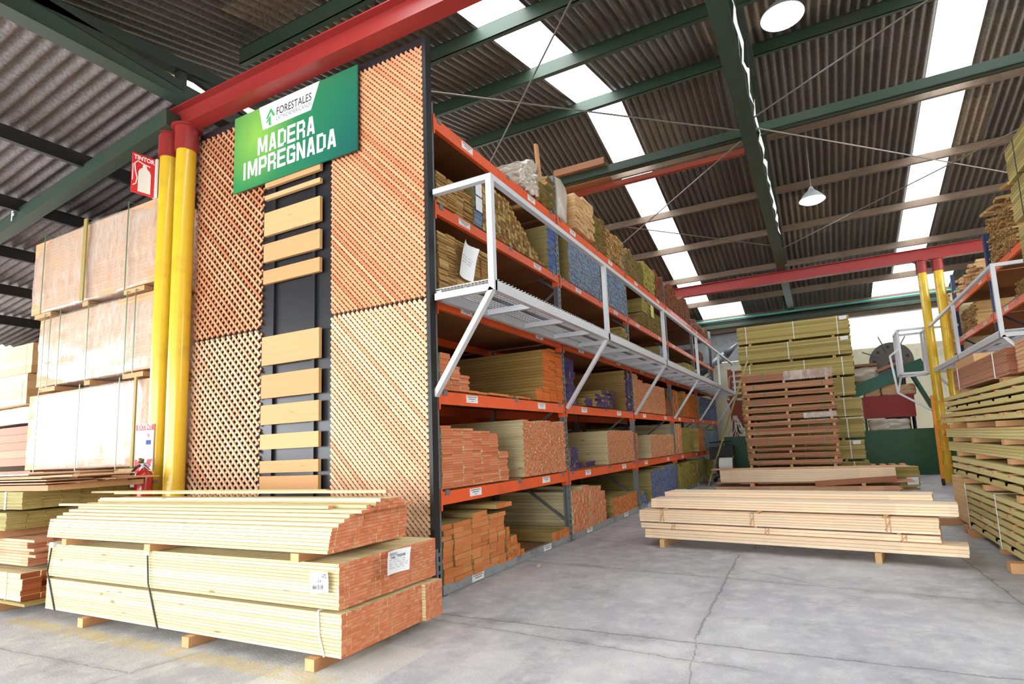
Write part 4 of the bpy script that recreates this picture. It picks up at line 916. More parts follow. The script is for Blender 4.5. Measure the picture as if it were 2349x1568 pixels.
for i, (nr, T) in enumerate(rows):
    t = bundle('red-brown board bundle in front of the olive stack, %s from the floor' % ordn[i] if i < 13 else 'topmost plastic-wrapped red-brown bundle in front of the olive stack', 'board bundle', (1.42+random.uniform(-0.02, 0.02), 10.55, zz), 0, 1.98, 5, nr, 0.15, T, w_red, 'red-brown bundles stacked before the olive packs', [0.3+0.2*(i % 2), 1.0, 1.7] if i % 2 else [0.25, 1.75], m_strapg, sw=0.022, jit=0.012)
    zz += nr*T
    if i < len(rows)-1:
        for x in (1.5, 2.4, 3.3): bearer('reddish spacer block in the red-brown stack', (x+random.uniform(-0.05, 0.05), 10.92, zz+gap/2), (0.06, 0.72, gap-0.003), 0, 'spacers of the red-brown stack')
    if i in (8, 13):
        m = MB(); m.bb(0.95 if i == 13 else 1.3, 1.99, -0.012, 0.76, -0.01, nr*T+0.01); m.build('plastic_wrap', m_wrap, t)
    zz += gap
o = tag(MB().bar((0.28, 11.2, 0.0), (1.52, 11.85, 3.42), 0.06, 0.03).build('pole', list(w_olive)[0]), 'long yellowish pole leaning against the left of the olive stack', 'pole')
# low green wall and the junk on the platform behind
struct(MB().bb(0.32, 9.0, 14.3, 14.45, 0, 1.24).build('wall_inner', m_greenw))
struct(MB().bb(0.32, 9.0, 14.45, YB, 1.1, 1.2).build('floor', m_cream))
t = thing('pallet', 'small wooden pallet loaded with offcuts beside the olive stack', 'pallet', (4.45, 13.1, 0))
for k_ in range(5): MB().bb(-0.5, 0.5, -0.4+k_*0.2-0.06, -0.4+k_*0.2+0.06, 0.10, 0.125).build('deck_board', list(w_bearer)[0], t)
for x in (-0.45, 0, 0.45): MB().bb(x-0.05, x+0.05, -0.45, 0.45, 0.0, 0.1).build('stringer', list(w_bearer)[0], t)
m = MB(); m.bb(-0.48, 0.48, -0.42, 0.42, 0.126, 0.26); 
tag(MB().bb(3.97, 4.93, 12.7, 13.5, 0.127, 0.27).build('timber_stack', list(w_olive)[0]), 'flat timber layer on the small pallet', 'board stack')
for i in range(9):
    o = MB().box((0, 0, 0), (0.11, 0.5, 0.05)).build('offcut', list(w_natural)[0], None, (4.05+i*0.107, 12.95, 0.30+0.055*(i % 2)), (0, 0, R(random.uniform(-6, 6)))); tag(o, 'short wooden offcut lying on the small pallet by the green wall', 'offcut', 'offcuts on the small pallet')
t = thing('cabinet', 'dull red metal cabinet on the platform behind the green wall', 'cabinet', (4.82, 14.75, 1.2))
MB().bb(-0.62, 0.62, -0.2, 0.35, 0.38, 0.98).build('body', m_maroon, t); [MB().bb(x-0.02, x+0.02, -0.1, 0.3, 0.0, 0.38).build('leg', m_dark, t) for x in (-0.59, 0.59)]; MB().bb(-0.63, 0.63, -0.22, 0.36, 0.965, 0.99).build('lid', m_maroon, t)
def crumple(name, label, c, d, mat, seed=0, cat='sack', amp=0.05, rz=0, n_=9, fq=1.0):
    """soft or wrinkled block"""
    m = MB(); m.sm = True; vs = []; fs = []; idx = {}
    def P(u, v, w):
        key = (round(u, 4), round(v, 4), round(w, 4))
        if key in idx: return idx[key]
        p = Vector((u, v, w)); q = p.copy(); r_ = max(abs(u), abs(v), abs(w)); 
        q = q*(1-0.10*(p.length-1)) if p.length > 1 else q
        nn = noise.noise_vector(Vector((u*1.6*fq+seed*3.1, v*1.6*fq, w*1.6*fq)))+0.5*noise.noise_vector(Vector((u*4+seed, v*4, w*4)))
        q = Vector((q.x*d[0]/2, q.y*d[1]/2, q.z*d[2]/2))+nn*amp
        idx[key] = len(vs); vs.append(q); return idx[key]
    for ax in range(3):
        for s_ in (-1, 1):
            for i in range(n_):
                for j in range(n_):
                    f = []
                    for (a, b) in ((i, j), (i+1, j), (i+1, j+1), (i, j+1)):
                        co = [0, 0, 0]; co[ax] = s_; co[(ax+1) % 3] = -1+2*a/n_; co[(ax+2) % 3] = -1+2*b/n_; f.append(P(*co))
                    fs.append(tuple(f if s_ > 0 else f[::-1]))
    m.add(vs, fs, 0); return tag(m.build(name, mat, None, c, (0, 0, rz)), label, cat)
m_sack = paint('brown_sack', S(196, 158, 122), 0.7, var=0.15, scale=4); m_film = paint('cloudy_film', S(196, 184, 170), 0.3, var=0.25, scale=6, coat=0.3)
crumple('sack', 'left tan sack on top of the red cabinet', (4.45, 14.72, 2.35), (0.42, 0.35, 0.32), m_sack, 1, 'sack', 0.03)
crumple('sack', 'middle pale sack on top of the red cabinet', (4.88, 14.72, 2.36), (0.40, 0.35, 0.34), m_sack, 2, 'sack', 0.03)
crumple('sack', 'right torn sack on top of the red cabinet', (5.3, 14.75, 2.33), (0.4, 0.35, 0.28), m_sack, 5, 'sack', 0.05)
crumple('wrapped_bundle', 'crumpled plastic-wrapped bundle under the red cabinet', (4.78, 14.7, 1.375), (1.0, 0.3, 0.32), m_film, 7, 'bundle', 0.04)
crumple('wrapped_bundle', 'crumpled pale wrapped bundle beside the big iron disc', (4.3, 14.9, 2.86), (0.75, 0.5, 0.4), m_film, 9, 'bundle', 0.06)
tag(MB().bb(3.95, 4.6, 14.7, 15.2, 2.38, 2.62).build('timber_block', list(w_brown)[0]), 'dark timber block holding up the pale wrapped bundle', 'wood block')
tag(MB().bb(3.9, 4.65, 14.6, 15.1, 3.08, 3.15).build('wide_board', list(w_red)[0]), 'reddish board lying over the pale wrapped bundle', 'board')
t = thing('iron_disc', 'large grey cast-iron disc with round holes and sticking-out bars', 'machine part', (5.08, 15.3, 3.22))
m = MB(); m.tube((0, -0.1, 0), (0, 0.06, 0), 0.56, n=40); m.build('disc', m_cast, t)
m = MB(); m.tube((0.04, -0.104, -0.12), (0.04, -0.1015, -0.12), 0.15, n=20); m.build('hub_hole', m_dark, t)
for k_ in range(9):
    a = k_*2*math.pi/9+0.3; m = MB(); m.tube((0.43*math.cos(a), -0.104, 0.43*math.sin(a)), (0.43*math.cos(a), -0.1015, 0.43*math.sin(a)), 0.05, n=12); m.build('bolt_hole', m_dark, t)
for a in (110, 155, 195, 60): 
    a = R(a); m = MB(); m.bar((0.3*math.cos(a), -0.13, 0.3*math.sin(a)), (0.8*math.cos(a), -0.13, 0.8*math.sin(a)), 0.03, 0.03, up=(0, 1, 0)); m.build('clamp_bar', m_cast, t)
m = MB(); m.bb(-0.3, 0.3, -0.05, 0.3, -2.02, -0.5); m.build('pedestal', m_dark, t)
m_gplate = paint('machine_green', S(30, 92, 74), 0.45, var=0.1, scale=2)
tag(MB().bar((3.9, 14.55, 2.32), (5.75, 14.5, 3.0), 0.07, 0.34, up=(0, 0, 1)).build('green_girder', m_gplate), 'dark green steel arm lying slanted above the red cabinet', 'machine part')
tag(MB().bar((5.45, 14.6, 2.75), (6.05, 14.6, 1.25), 0.08, 0.3, up=(0, 1, 0)).build('green_girder', m_gplate), 'dark green steel arm slanting down right of the red cabinet', 'machine part')
tag(MB().box((4.95, 14.62, 3.02), (0.7, 0.3, 0.08), Matrix.Rotation(R(-20), 3, 'Y')).build('wide_board', list(w_red)[0]), 'reddish board leaning on the dark green arm before the disc', 'board')
# grey junk near the left rack end
t = thing('frame_rack', 'tall frame with brown slats standing behind the left rack end', 'rack', (0.85, 15.9, 1.2))
for x in (-0.42, 0.42): MB().bb(x-0.06, x+0.06, -0.05, 0.05, 0, 2.3).build('side_post', m_rust, t)
for k_ in range(11): MB().bb(-0.36, 0.36, -0.04, 0.04, 0.12+k_*0.2, 0.24+k_*0.2).build('slat', list(w_brown)[0], t)
for x in (-0.28, 0.28): MB().bb(x-0.03, x+0.03, -0.08, -0.05, 0, 2.25).build('green_strip', m_green, t)
tag(MB().box((1.45, 15.8, 2.25), (0.22, 0.08, 2.1), Matrix.Rotation(R(4), 3, 'Y')).build('plank', list(w_brown)[0]), 'reddish plank leaning right of the slatted frame', 'board')
t = thing('steel_bin', 'rusty brown open bin frame by the end of the walkway', 'bin', (0.8, 15.45, 1.2))
MB().prism([(-0.45, 1.25), (0.4, 0.95), (0.3, 0.2), (-0.2, 0.5)], 'y', -0.15, -0.1).build('front_plate', m_rust, t)
for a, b in (((-0.4, 1.3), (-0.3, 2.0)), ((-0.3, 2.0), (0.25, 2.1)), ((0.25, 2.1), (0.4, 1.2))): MB().bar((a[0], -0.12, a[1]), (b[0], -0.12, b[1]), 0.05, 0.06, up=(0, 1, 0)).build('bin_frame', list(w_bearer)[0], t)
m = MB(); m.sm = True; m.tube((-0.9, 16.6, 3.4), (0.3, 16.4, 4.1), 0.14, 0.14, n=16); m.tube((0.3, 16.4, 4.1), (0.75, 16.35, 4.45), 0.14, 0.03, n=16)
tag(m.build('duct', m_galv), 'silver ventilation duct on the far wall left of the olive stack', 'duct')
struct(MB().bb(-14.6, 1.2, YB-0.08, YB-0.03, 3.95, 5.2).build('wall_back', m_grey))
t = thing('cart', 'black wheeled machine cart at the far left rack end', 'cart', (0.45, 12.85, 0))
MB().bb(-0.32, 0.32, -0.2, 0.25, 0.62, 0.98).build('body', m_dark, t); MB().bb(-0.04, 0.05, -0.04, 0.04, 0.1, 1.15).build('mast', m_dark, t)
MB().tube((-0.3, -0.2, 1.1), (0.3, -0.1, 1.12), 0.02, n=6).build('handle', m_dark, t); MB().bb(-0.22, 0.22, -0.2, 0.25, 0.1, 0.14).build('base', m_dark, t)
for x in (-0.2, 0.2): MB().tube((x, -0.24, 0.06), (x, -0.2, 0.06), 0.06, n=14).build('wheel', m_rubber, t)
m = MB(); random.seed(3)
for k_ in range(9):
    a = Vector((0.62, 14.9, 1.9)); q = [a+Vector((random.uniform(-0.06, 0.06)+0.12*s_*math.sin(k_), random.uniform(-0.1, 0.1), -s_*0.22)) for s_ in range(6+k_ % 3)]; m.path(q, 0.012, 5)
tag(m.build('rope', m_strapw), 'bunch of grey-white straps hanging from the far end of the walkway', 'strap')
t = thing('strap_reel', 'white plastic strap reel with black flange near the leaning pole', 'reel', (0.95, 11.2, 0.0))
m = MB(); m.tube((-0.32, 0, 0.52), (0.02, 0, 0.52), 0.2, n=28); m.build('strap_roll', m_strapw, t)
m = MB(); m.tube((0.02, 0, 0.52), (0.05, 0, 0.52), 0.24, n=28); m.tube((-0.36, 0, 0.52), (-0.33, 0, 0.52), 0.24, n=28); m.build('flange', m_dark, t); MB().bb(-0.3, 0.1, -0.2, 0.2, 0.0, 0.28).build('stand', m_dark, t)

# ================================================================== RIGHT RACK
rack(6.2, 1, [6.35, 9.4, 12.45], [0.88, 1.77, 2.62, 3.34, 4.16], [0.12]*5, m_bluest, 'orange and dark blue pallet rack on the right side of the hall', lines=(0.0, 1.1), depth=1.1, ztop=4.9)
walkway(6.12, 5.5, [6.33, 9.1, 11.85], 2.5, 3.55, 'white steel walkway with handrail on the right-hand rack', xrack=6.2)
t = thing('safety_cage', 'white steel gate cage at the far end of the right walkway', 'railing', (5.2, 12.29, 2.55))
for x in (-0.28, 0.3):
    for y in (-0.4, 0, 0.4): MB().bb(x-0.025, x+0.025, y-0.025, y+0.025, 0, 1.05).build('cage_post', m_alu, t)
for z in (0, 1.05):
    for x in (-0.28, 0.3): MB().bb(x-0.025, x+0.025, -0.4, 0.4, z-0.025, z+0.025).build('side_rail', m_alu, t)
    for y in (-0.4, 0.4): MB().bb(-0.28, 0.3, y-0.025, y+0.025, z-0.025, z+0.025).build('cross_rail', m_alu, t)
MB().bar((-0.50, -0.4, 0.45), (-0.42, -0.4, -0.45), 0.045, 0.045, up=(0, 1, 0)).build('brace', m_alu, t); MB().bar((-0.42, -0.4, -0.45), (0.55, -0.4, -1.15), 0.045, 0.045, up=(0, 1, 0)).build('brace', m_alu, t)
MB().bar((-0.50, -0.4, 0.45), (-0.28, -0.4, 0.62), 0.045, 0.045, up=(0, 1, 0)).build('brace', m_alu, t); MB().bar((-0.42, -0.4, -0.45), (-0.28, -0.1, -0.0), 0.045, 0.045, up=(0, 1, 0)).build('brace', m_alu, t)
def stackR(label, name, wd, y0, y1, z0, z1, W_, T, jit, x=6.2, L=1.05, cat='board'):
    n_ = max(1, round((y1-y0)/W_)); w = (y1-y0)/n_; m = MB()
    for c in range(n_):
        for r_ in range(int((z1(y0+w*(c+.5)) if callable(z1) else z1)/T-z0/T)):
            m.box((x+L/2+random.uniform(-jit, jit), y0+w*(c+0.5)+random.uniform(-1, 1)*0.004, z0+T*(r_+0.5)), (L, w-0.004, T-0.003), ends='x')
    return tag(m.build(name, list(wd)), label, cat, None, 'stuff')
stackR('messy heap of brown board ends high on the right rack near the tall olive stack', 'board_stack', w_tan, 7.4, 8.9, 4.18, lambda y: 5.05-0.1*abs(math.sin(y*9)), 0.06, 0.03, 0.07, cat='board stack')
for i, (y, z, rz) in enumerate(((7.5, 5.12, 8), (7.95, 5.09, -5), (8.4, 5.07, 12), (8.8, 5.13, 3))):
    o = MB().box((0, 0, 0), (0.9, 0.28, 0.05), ends='x').build('plank', list(w_tan), None, (6.55, y, z), (R(4), 0, R(rz))); tag(o, 'tan plank lying loose on the messy heap of the right rack top', 'board', 'loose planks on the right rack top')
stackR('natural board ends scattered on the right rack top past the blue upright', 'board_stack', w_natural, 9.6, 11.4, 4.18, lambda y: 4.42+0.12*abs(math.sin(y*5)), 0.11, 0.05, 0.2, cat='board stack')
stackR('orange-ended timber pile high at the far end of the right rack', 'board_stack', w_pine, 12.6, 13.4, 3.0, 4.55, 0.06, 0.05, 0.05, x=6.15, cat='board stack')
stackR('olive-ended boards on the right rack shelf below the heap', 'board_stack', w_green, 7.3, 8.5, 3.36, 3.7, 0.08, 0.04, 0.04, x=6.35, cat='board stack')
stackR('brown-ended timber on the right rack shelf behind the yellow columns', 'board_stack', w_tan, 11.0, 12.3, 3.36, 3.95, 0.07, 0.04, 0.04, x=6.3, cat='board stack')
MBs = MB(); MBs.bb(6.22, 7.3, 12.55, 13.5, 0, 2.99); tag(MBs.build('timber_crate', list(w_red)[0]), 'dark timber mass under the far orange-ended pile', 'crate')
# tall olive pack stack at the right frame edge
for i in range(9):
    z = 0.08+i*0.535; x0 = 5.57+[0, .02, .0, .03, 0.0, 0.03, 0.0, -.02, -.02][i]
    nm = ['lowest', 'second', 'third', 'fourth', 'fifth', 'sixth', 'seventh', 'eighth', 'topmost'][i]
    if i >= 9: continue
    t = bundle('strapped olive lumber pack at the right picture edge, %s of its tall stack' % nm, 'timber pack', (x0, 5.2, z), R(-90), 3.2, 6, 10, 0.14, 0.046, w_olive, 'olive packs of the tall stack at the right edge', [0.35, 2.6], m_strapb, sw=0.016, jit=0.03, name='timber_pack')
# the boards run toward the camera: local x -> -y, local y -> +x
# slatted packs along the right
ly = [(0.09, 0.595, 4.32, 'slat', 7, 'lowest slatted olive pack with white straps on the right floor'), (0.66, 0.90, 4.72, 'slat', 3, 'slatted olive layer second from the floor on the right'),
      (0.955, 1.065, 4.85, 'sol', 4, 'solid olive board layer third from the floor on the right'), (1.12, 1.225, 4.88, 'sol', 4, 'solid olive board layer fourth from the floor on the right'),
      (1.285, 1.42, 5.1, 'slat', 2, 'slatted olive layer above the solid layers on the right'), (1.42, 1.62, 4.75, 'slat', 3, 'slatted olive layer just under the brown bundle on the right')]
for z0, z1, y, ty, nr, l in ly:
    T = (z1-z0)/nr
    t = bundle(l, 'board bundle', (4.46, y, z0), R(-90), 3.4, 7, nr, 0.14, T, w_light, None, [0.12, 1.35] if z0 < 0.1 else (), sw=0.018, slat=(ty == 'slat'), jit=0.025)
    if ty == 'slat':
        m = MB()
        for r_ in range(nr):
            for k_ in range(7): m.box((0.2+k_*0.5+0.12*(r_ % 2), 0.49, T*(r_+1)-T*0.21 if r_ < nr-1 else -T*0.21+T), (0.045, 0.99, T*0.38))
        m.build('sticker', list(w_bearer)[0], t)['kind'] = 'stuff'
for i, z in enumerate((0.625, 0.93, 1.095, 1.255)):
    h = [0.06, 0.05, 0.052, 0.056][i]
    for k_, y in enumerate((4.2, 3.3, 2.2)): bearer('reddish spacer beam between the layers of the right-hand stack', (4.95, y+0.1*i, z), (1.0, 0.09, h-0.004), 0, 'spacers of the right-hand stack')
bearer('wooden bearer at the far end of the right-hand stack', (4.93, 4.15, 0.045), (1.0, 0.1, 0.085)); bearer('wooden bearer at the near end of the right-hand stack', (4.88, 2.35, 0.045), (1.05, 0.12, 0.085)); bearer('wooden bearer hidden midway under the right-hand stack', (4.95, 3.2, 0.045), (0.9, 0.1, 0.085))
t = bundle('brown thin-board bundle with grey ties on top of the right-hand stack', 'board bundle', (4.5, 4.25, 1.665), R(-90), 2.1, 6, 14, 0.13, 0.0165, w_red, None, [0.25, 1.7], m_strapw, sw=0.018)
for k_, y in enumerate((4.1, 2.5)): bearer('thick block under the %s of the brown bundle' % ('far end', 'near end')[k_], (4.95, y, 1.642), (0.85, 0.12, 0.042))
o = MB().box((0, 0, 0), (1.0, 0.9, 0.10), ends='x').build('wide_board', list(w_natural), None, (5.05, 3.9, 1.95)); tag(o, 'pale board block on the far end of the brown bundle', 'board')
t = bundle('reddish board ends piled beside the brown bundle at the right edge', 'board bundle', (4.55, 2.1, 1.665), R(-90), 1.3, 5, 8, 0.15, 0.033, w_pink, None)
t = bundle('natural board pack behind the far end of the right-hand stack', 'board bundle', (4.5, 5.15, 0.09), R(-90), 0.76, 4, 9, 0.14, 0.06, w_natural, None)
bearer('pinkish wooden block under the natural pack', (4.72, 5.1, 0.045), (0.85, 0.1, 0.085)); bearer('second block under the natural pack', (4.8, 4.5, 0.045), (0.7, 0.08, 0.085))
tag(MB().bar((3.9, 7.15, 0.02), (5.0, 7.0, 0.02), 0.05, 0.035).build('loose_board', list(w_bearer)[0]), 'thin stick lying on the floor before the natural pack', 'board')
# scaffold ladder
t = thing('scaffold_tower', 'orange rolling scaffold ladder at the far right by the yellow columns', 'ladder', (5.3, 11.0, 0))
for x, y in ((0, 0), (0.75, 0.0)):
    MB().bb(x-0.03, x+0.03, y-0.03, y+0.03, 0.14, 1.95).build('post', m_ladder, t)
    MB().tube((x-0.02, y, 0.07), (x+0.03, y, 0.07), 0.07, n=16).build('caster', m_rubber, t)
for z in (0.42, 0.75, 1.08, 1.42, 1.8): MB().bb(0, 0.75, -0.015, 0.015, z-0.015, z+0.015).build('rung', m_ladder, t)
MB().bb(-0.03, 0.78, -0.05, 0.05, 1.2, 1.3).build('platform', m_ladder, t); MB().bar((0.03, 0, 0.8), (0.2, 0, 1.2), 0.03, 0.03, up=(0, 1, 0)).build('brace', m_ladder, t)

# ================================================================== LEFT SIDE
for i, (z0, z1, x0, x1, l) in enumerate(((0.05, 1.12, -7.4, -4.2, 'hidden lowest wrapped pack behind the left floor piles'), (1.20, 2.30, -7.28, -4.24, 'lowest visible shrink-wrapped board pack left of the yellow columns'), (2.38, 3.40, -7.12, -4.18, 'middle shrink-wrapped board pack with torn film left of the yellow columns'), (3.48, 4.62, -7.42, -4.2, 'topmost shrink-wrapped board pack left of the yellow columns'))):
    t = thing('wrapped_pack', l, 'wrapped pack', ((x0+x1)/2, 0.16, z0), 0, 'shrink-wrapped packs left of the columns'); hw = (x1-x0)/2; h = z1-z0
    m = MB()
    nl = 22
    for k_ in range(nl): m.bb(-hw+0.03+random.uniform(0, .012), hw-0.03, 0.03, 1.02, 0.02+(h-0.04)*k_/nl, 0.02+(h-0.04)*(k_+1)/nl-0.002)
    m.build('board_block', list(wood('wrapped_wood', [S(206, 160, 116), S(214, 172, 130), S(196, 148, 104)], [S(206, 160, 116), S(196, 148, 104)], knots=0.1)), t)
    c = crumple('plastic_wrap', '', (0, 0.525, h/2), (2*hw+0.03, 1.05, h+0.03), m_wrap, i*3+1, 'x', 0.02, 0, 26)
    for kk in ('label', 'category'): del c[kk]
    c.parent = t
    for x in ((-hw*0.72, 0.0, hw*0.62) if i != 2 else (-hw*0.8, -hw*0.68, -hw*0.5, 0.0, hw*0.62, hw*0.75)):
        m = MB(); m.bb(x-0.01, x+0.01, -0.03, -0.026, -0.02, h+0.03); m.bb(x-0.01, x+0.01, -0.03, 1.08, h+0.026, h+0.03); m.build('strap', m_strapg, t)
    if i == 3: MB().bb(0.0-0.05, 0.03, -0.05, -0.032, 0.0, h+0.02).build('edge_batten', list(w_olive)[0], t)
    if i == 1: MB().bb(hw*0.86, hw*0.89, -0.05, -0.032, 0.0, h).build('edge_batten', list(w_olive)[0], t)
    if i:
        for x in (-hw*0.72, 0.0, hw*0.72):
            bearer('reddish block between the shrink-wrapped packs', ((x0+x1)/2+x, 0.66, z0-0.04), (0.45 if x else 0.14, 1.0, 0.062), 0, 'blocks between the shrink-wrapped packs')
# packs at the far left edge
bundle('upper natural board pack with a white strap at the far left edge', 'timber pack', (-13.9, 1.7, 3.17), 0, 2.7, 5, 4, 0.2, 0.155, w_natural, None, [2.45], name='timber_pack')
bundle('lower natural board pack with a white strap at the far left edge', 'timber pack', (-13.9, 1.65, 2.53), 0, 2.7, 5, 4, 0.2, 0.155, w_natural, None, [2.5], name='timber_pack')
crumple('wrapped_bundle', 'plastic-wrapped bundle under the natural packs at the far left', (-12.6, 2.2, 2.33), (3.2, 0.9, 0.34), m_film, 4, 'bundle', 0.03)
bundle('dark brown board pack below the wrapped bundle at the far left', 'timber pack', (-14.2, 1.75, 1.3), 0, 3.1, 5, 5, 0.2, 0.16, w_brown, None, (), name='timber_pack')
bundle('lowest brown pack at the far left edge', 'timber pack', (-14.2, 1.75, 0.0), 0, 3.1, 5, 6, 0.2, 0.2, w_brown, None, (), name='timber_pack')
bundle('long olive-brown board stack behind the natural packs at the far left', 'timber pack', (-14.4, 3.4, 0.0), 0, 8.5, 5, 20, 0.2, 0.18, w_tan, None, (), name='timber_pack')
bundle('long brown board stack behind the shrink-wrapped packs', 'timber pack', (-7.4, 1.5, 0.0), 0, 3.6, 5, 22, 0.2, 0.2, w_tan, None, (), name='timber_pack')
# left floor piles
bundle('pale board pack with dark orange ends on the floor at the left edge', 'timber pack', (-6.55, -1.28, 0.10), 0, 3.2, 6, 5, 0.14, 0.047, wood('pale_dark_end', PALE, [S(170, 96, 52), S(140, 74, 40), S(190, 116, 66)], knots=0.3), None, [2.95], name='timber_pack', jit=0.04)
o = MB().box((0, 0, 0), (3.3, 0.9, 0.022), ends='x').build('wide_board', list(w_olive), None, (-4.85, -0.85, 0.085)); tag(o, 'thin yellowish board under the pale pack at the left edge', 'board')
bearer('block under the pale pack at the left edge', (-3.7, -0.9, 0.036), (0.09, 0.9, 0.07)); bearer('second block under the pale pack at the left edge', (-5.6, -0.9, 0.036), (0.09, 0.9, 0.07))
bundle('pinkish thin board pile second from the floor at the left edge', 'board bundle', (-6.6, -1.2, 0.375), 0, 3.2, 6, 9, 0.14, 0.026, w_pink, None, (), jit=0.09)
bearer('reddish beam between the pinkish pile and the olive pack at the left', (-4.2, -0.85, 0.645), (0.5, 0.85, 0.07)); bearer('second reddish beam in the left pile', (-5.9, -0.85, 0.645), (0.12, 0.85, 0.07))
bundle('lower olive plank pack of the left floor pile', 'timber pack', (-7.0, -1.25, 0.685), 0, 3.22, 6, 11, 0.15, 0.0145, w_olive, None, (), name='timber_pack', jit=0.01)
bundle('upper olive plank pack with a white strap in the left floor pile', 'timber pack', (-6.85, -1.2, 0.872), 0, 3.22, 7, 11, 0.15, 0.0145, w_olive, None, [2.9], name='timber_pack', jit=0.01, sw=0.03)
bearer('thin stick between the two olive plank packs', (-4.3, -0.85, 0.858), (0.05, 0.8, 0.02)); bearer('second thin stick between the olive plank packs', (-6.3, -0.85, 0.858), (0.05, 0.8, 0.02))
bearer('reddish plank under the sheets on the left floor pile', (-5.0, -0.75, 1.062), (3.4, 0.8, 0.05), 0)
random.seed(11)
for i in range(14):
    o = MB().box((0, 0, 0), (random.uniform(2.6, 3.4), random.uniform(0.28, 0.5), 0.010), ends='x').build('thin_sheet', list(w_pink if i % 2 else w_natural), None, (-4.75+random.uniform(-0.25, 0.35), -0.75+random.uniform(-0.32, 0.32), 1.095+0.0115*(i % 7)+0.0003*i), (0, 0, R(random.uniform(-2.5, 2.5)))); tag(o, 'thin wooden sheet in the loose pile on top of the left floor stack', 'board', 'thin sheets on the left floor stack')
o = MB().box((0, 0, 0), (3.1, 0.75, 0.012), ends='x').build('thin_sheet', list(paint_pair) if False else [paint('white_sheet', S(240, 228, 214), 0.5, var=0.04), list(w_pink)[1]], None, (-5.15, -0.85, 1.188), (0, 0, R(1.5))); tag(o, 'large pale smooth sheet topmost on the left floor stack', 'board')

# extinguisher and its signs
t = thing('fire_extinguisher', 'red fire extinguisher hanging before the left yellow column', 'fire extinguisher', (-3.52, -0.235, 0.72))
m = MB(); m.sm = True; m.lathe([(0, 0.0), (0.08, 0.0), (0.085, 0.03), (0.085, 0.38), (0.07, 0.43), (0.03, 0.455), (0.028, 0.48)], n=24); m.build('cylinder', paint('extinguisher_red', S(176, 28, 34), 0.25, var=0.04, coat=0.4), t)
m = MB(); m.tube((0, 0, 0.47), (0, 0, 0.53), 0.022, n=12); m.tube((-0.05, 0, 0.51), (0.02, 0, 0.51), 0.014, n=8); m.build('valve', m_galv, t)
m = MB(); m.bar((-0.03, 0, 0.535), (0.11, 0, 0.50), 0.02, 0.006); m.bar((-0.02, 0, 0.52), (0.10, 0, 0.455), 0.02, 0.006); m.build('handle', m_galv, t)
m = MB(); m.sm = True; m.tube((0.03, -0.03, 0.55), (0.03, -0.07, 0.56), 0.026, n=14); m.build('gauge', paint('gauge_olive', S(90, 90, 40), 0.4), t)
m = MB(); m.sm = True; m.path([(-0.05, 0, 0.51), (-0.1, -0.02, 0.49), (-0.14, -0.04, 0.44), (-0.16, -0.05, 0.36), (-0.15, -0.05, 0.25)], 0.014, 8); m.build('hose', m_rubber, t)
m = MB(); m.bb(-0.075, -0.005, -0.089, -0.086, 0.28, 0.34); m.build('label_plate', m_white, t)
m = MB(); m.bb(0.01, 0.07, -0.089, -0.086, 0.31, 0.345); m.build('yellow_sticker', m_yellow, t)
m = MB(); m.bb(-0.03, 0.03, 0.086, 0.128, 0.3, 0.34); m.build('wall_hook', m_galv, t)
t = thing('warning_sign', 'red fire extinguisher sign TINTOR near the top of the left yellow column', 'sign', (-3.86, -0.20, 4.62), R(84))
MB().bb(-0.12, 0.11, -0.012, 0.012, -0.24, 0.24).build('sign_plate', m_signred, t); MB().bb(0.11, 0.13, -0.05, 0.03, -0.24, 0.24).build('sign_edge', m_white, t)
text('lettering', 'TINTOR', 0.07, m_white, t, (-0.005, -0.0135, 0.19), (R(90), 0, 0), bold=0.003, fit=0.215)
m = MB(); m.prism([(-0.06, -0.22), (0.07, -0.22), (0.07, 0.02), (0.055, 0.06), (0.03, 0.08), (0.02, 0.12), (-0.015, 0.12), (-0.02, 0.08), (-0.045, 0.06), (-0.06, 0.02)], 'y', -0.0145, -0.0125)
m.path([(-0.0, -0.0135, 0.13), (-0.07, -0.0135, 0.15), (-0.1, -0.0135, 0.11), (-0.09, -0.0135, 0.02), (-0.07, -0.0135, -0.06), (-0.08, -0.0135, -0.13), (-0.11, -0.0135, -0.16)], 0.006, 6); m.bar((-0.03, -0.0135, 0.135), (0.06, -0.0135, 0.12), 0.003, 0.012)
m.bb(-0.12, -0.112, -0.0145, -0.0125, -0.1, 0.1)
fixn(m.build('pictogram', m_white, t))
t = thing('notice_board', 'white and red extinguisher notice low on the left yellow column', 'sign', (-3.74, -0.118, 1.42), R(15))
MB().bb(-0.115, 0.115, -0.006, 0.006, -0.26, 0.26).build('notice_plate', m_white, t); MB().bb(-0.115, 0.115, -0.0085, -0.0065, 0.19, 0.255).build('red_header', m_signred, t)
text('lettering', 'EXTINT', 0.07, m_white, t, (0, -0.0095, 0.222), (R(90), 0, 0), xs=0.8, bold=0.002)
text('lettering', 'B', 0.055, m_signred, t, (0.05, -0.0085, 0.13), (R(90), 0, 0), bold=0.001)
m = MB(); m.bb(0.02, 0.085, -0.0085, -0.0065, 0.03, 0.08); m.build('blue_mark', paint('blue_print', S(40, 60, 140), 0.6), t)
m = MB(); m.prism([(-0.115, -0.26), (-0.06, -0.26), (-0.01, -0.13), (-0.07, -0.13), (-0.115, -0.13)], 'y', -0.0085, -0.0065); m.prism([(0.0, -0.26), (0.06, -0.26), (0.115, -0.13), (0.05, -0.13)], 'y', -0.0085, -0.0065); fixn(m.build('red_stripe', m_signred, t))
m = MB()
for k_ in range(6): m.bb(-0.1, 0.1, -0.0085, -0.007, 0.005-k_*0.02, 0.009-k_*0.02)
m.build('print', m_inkl, t)

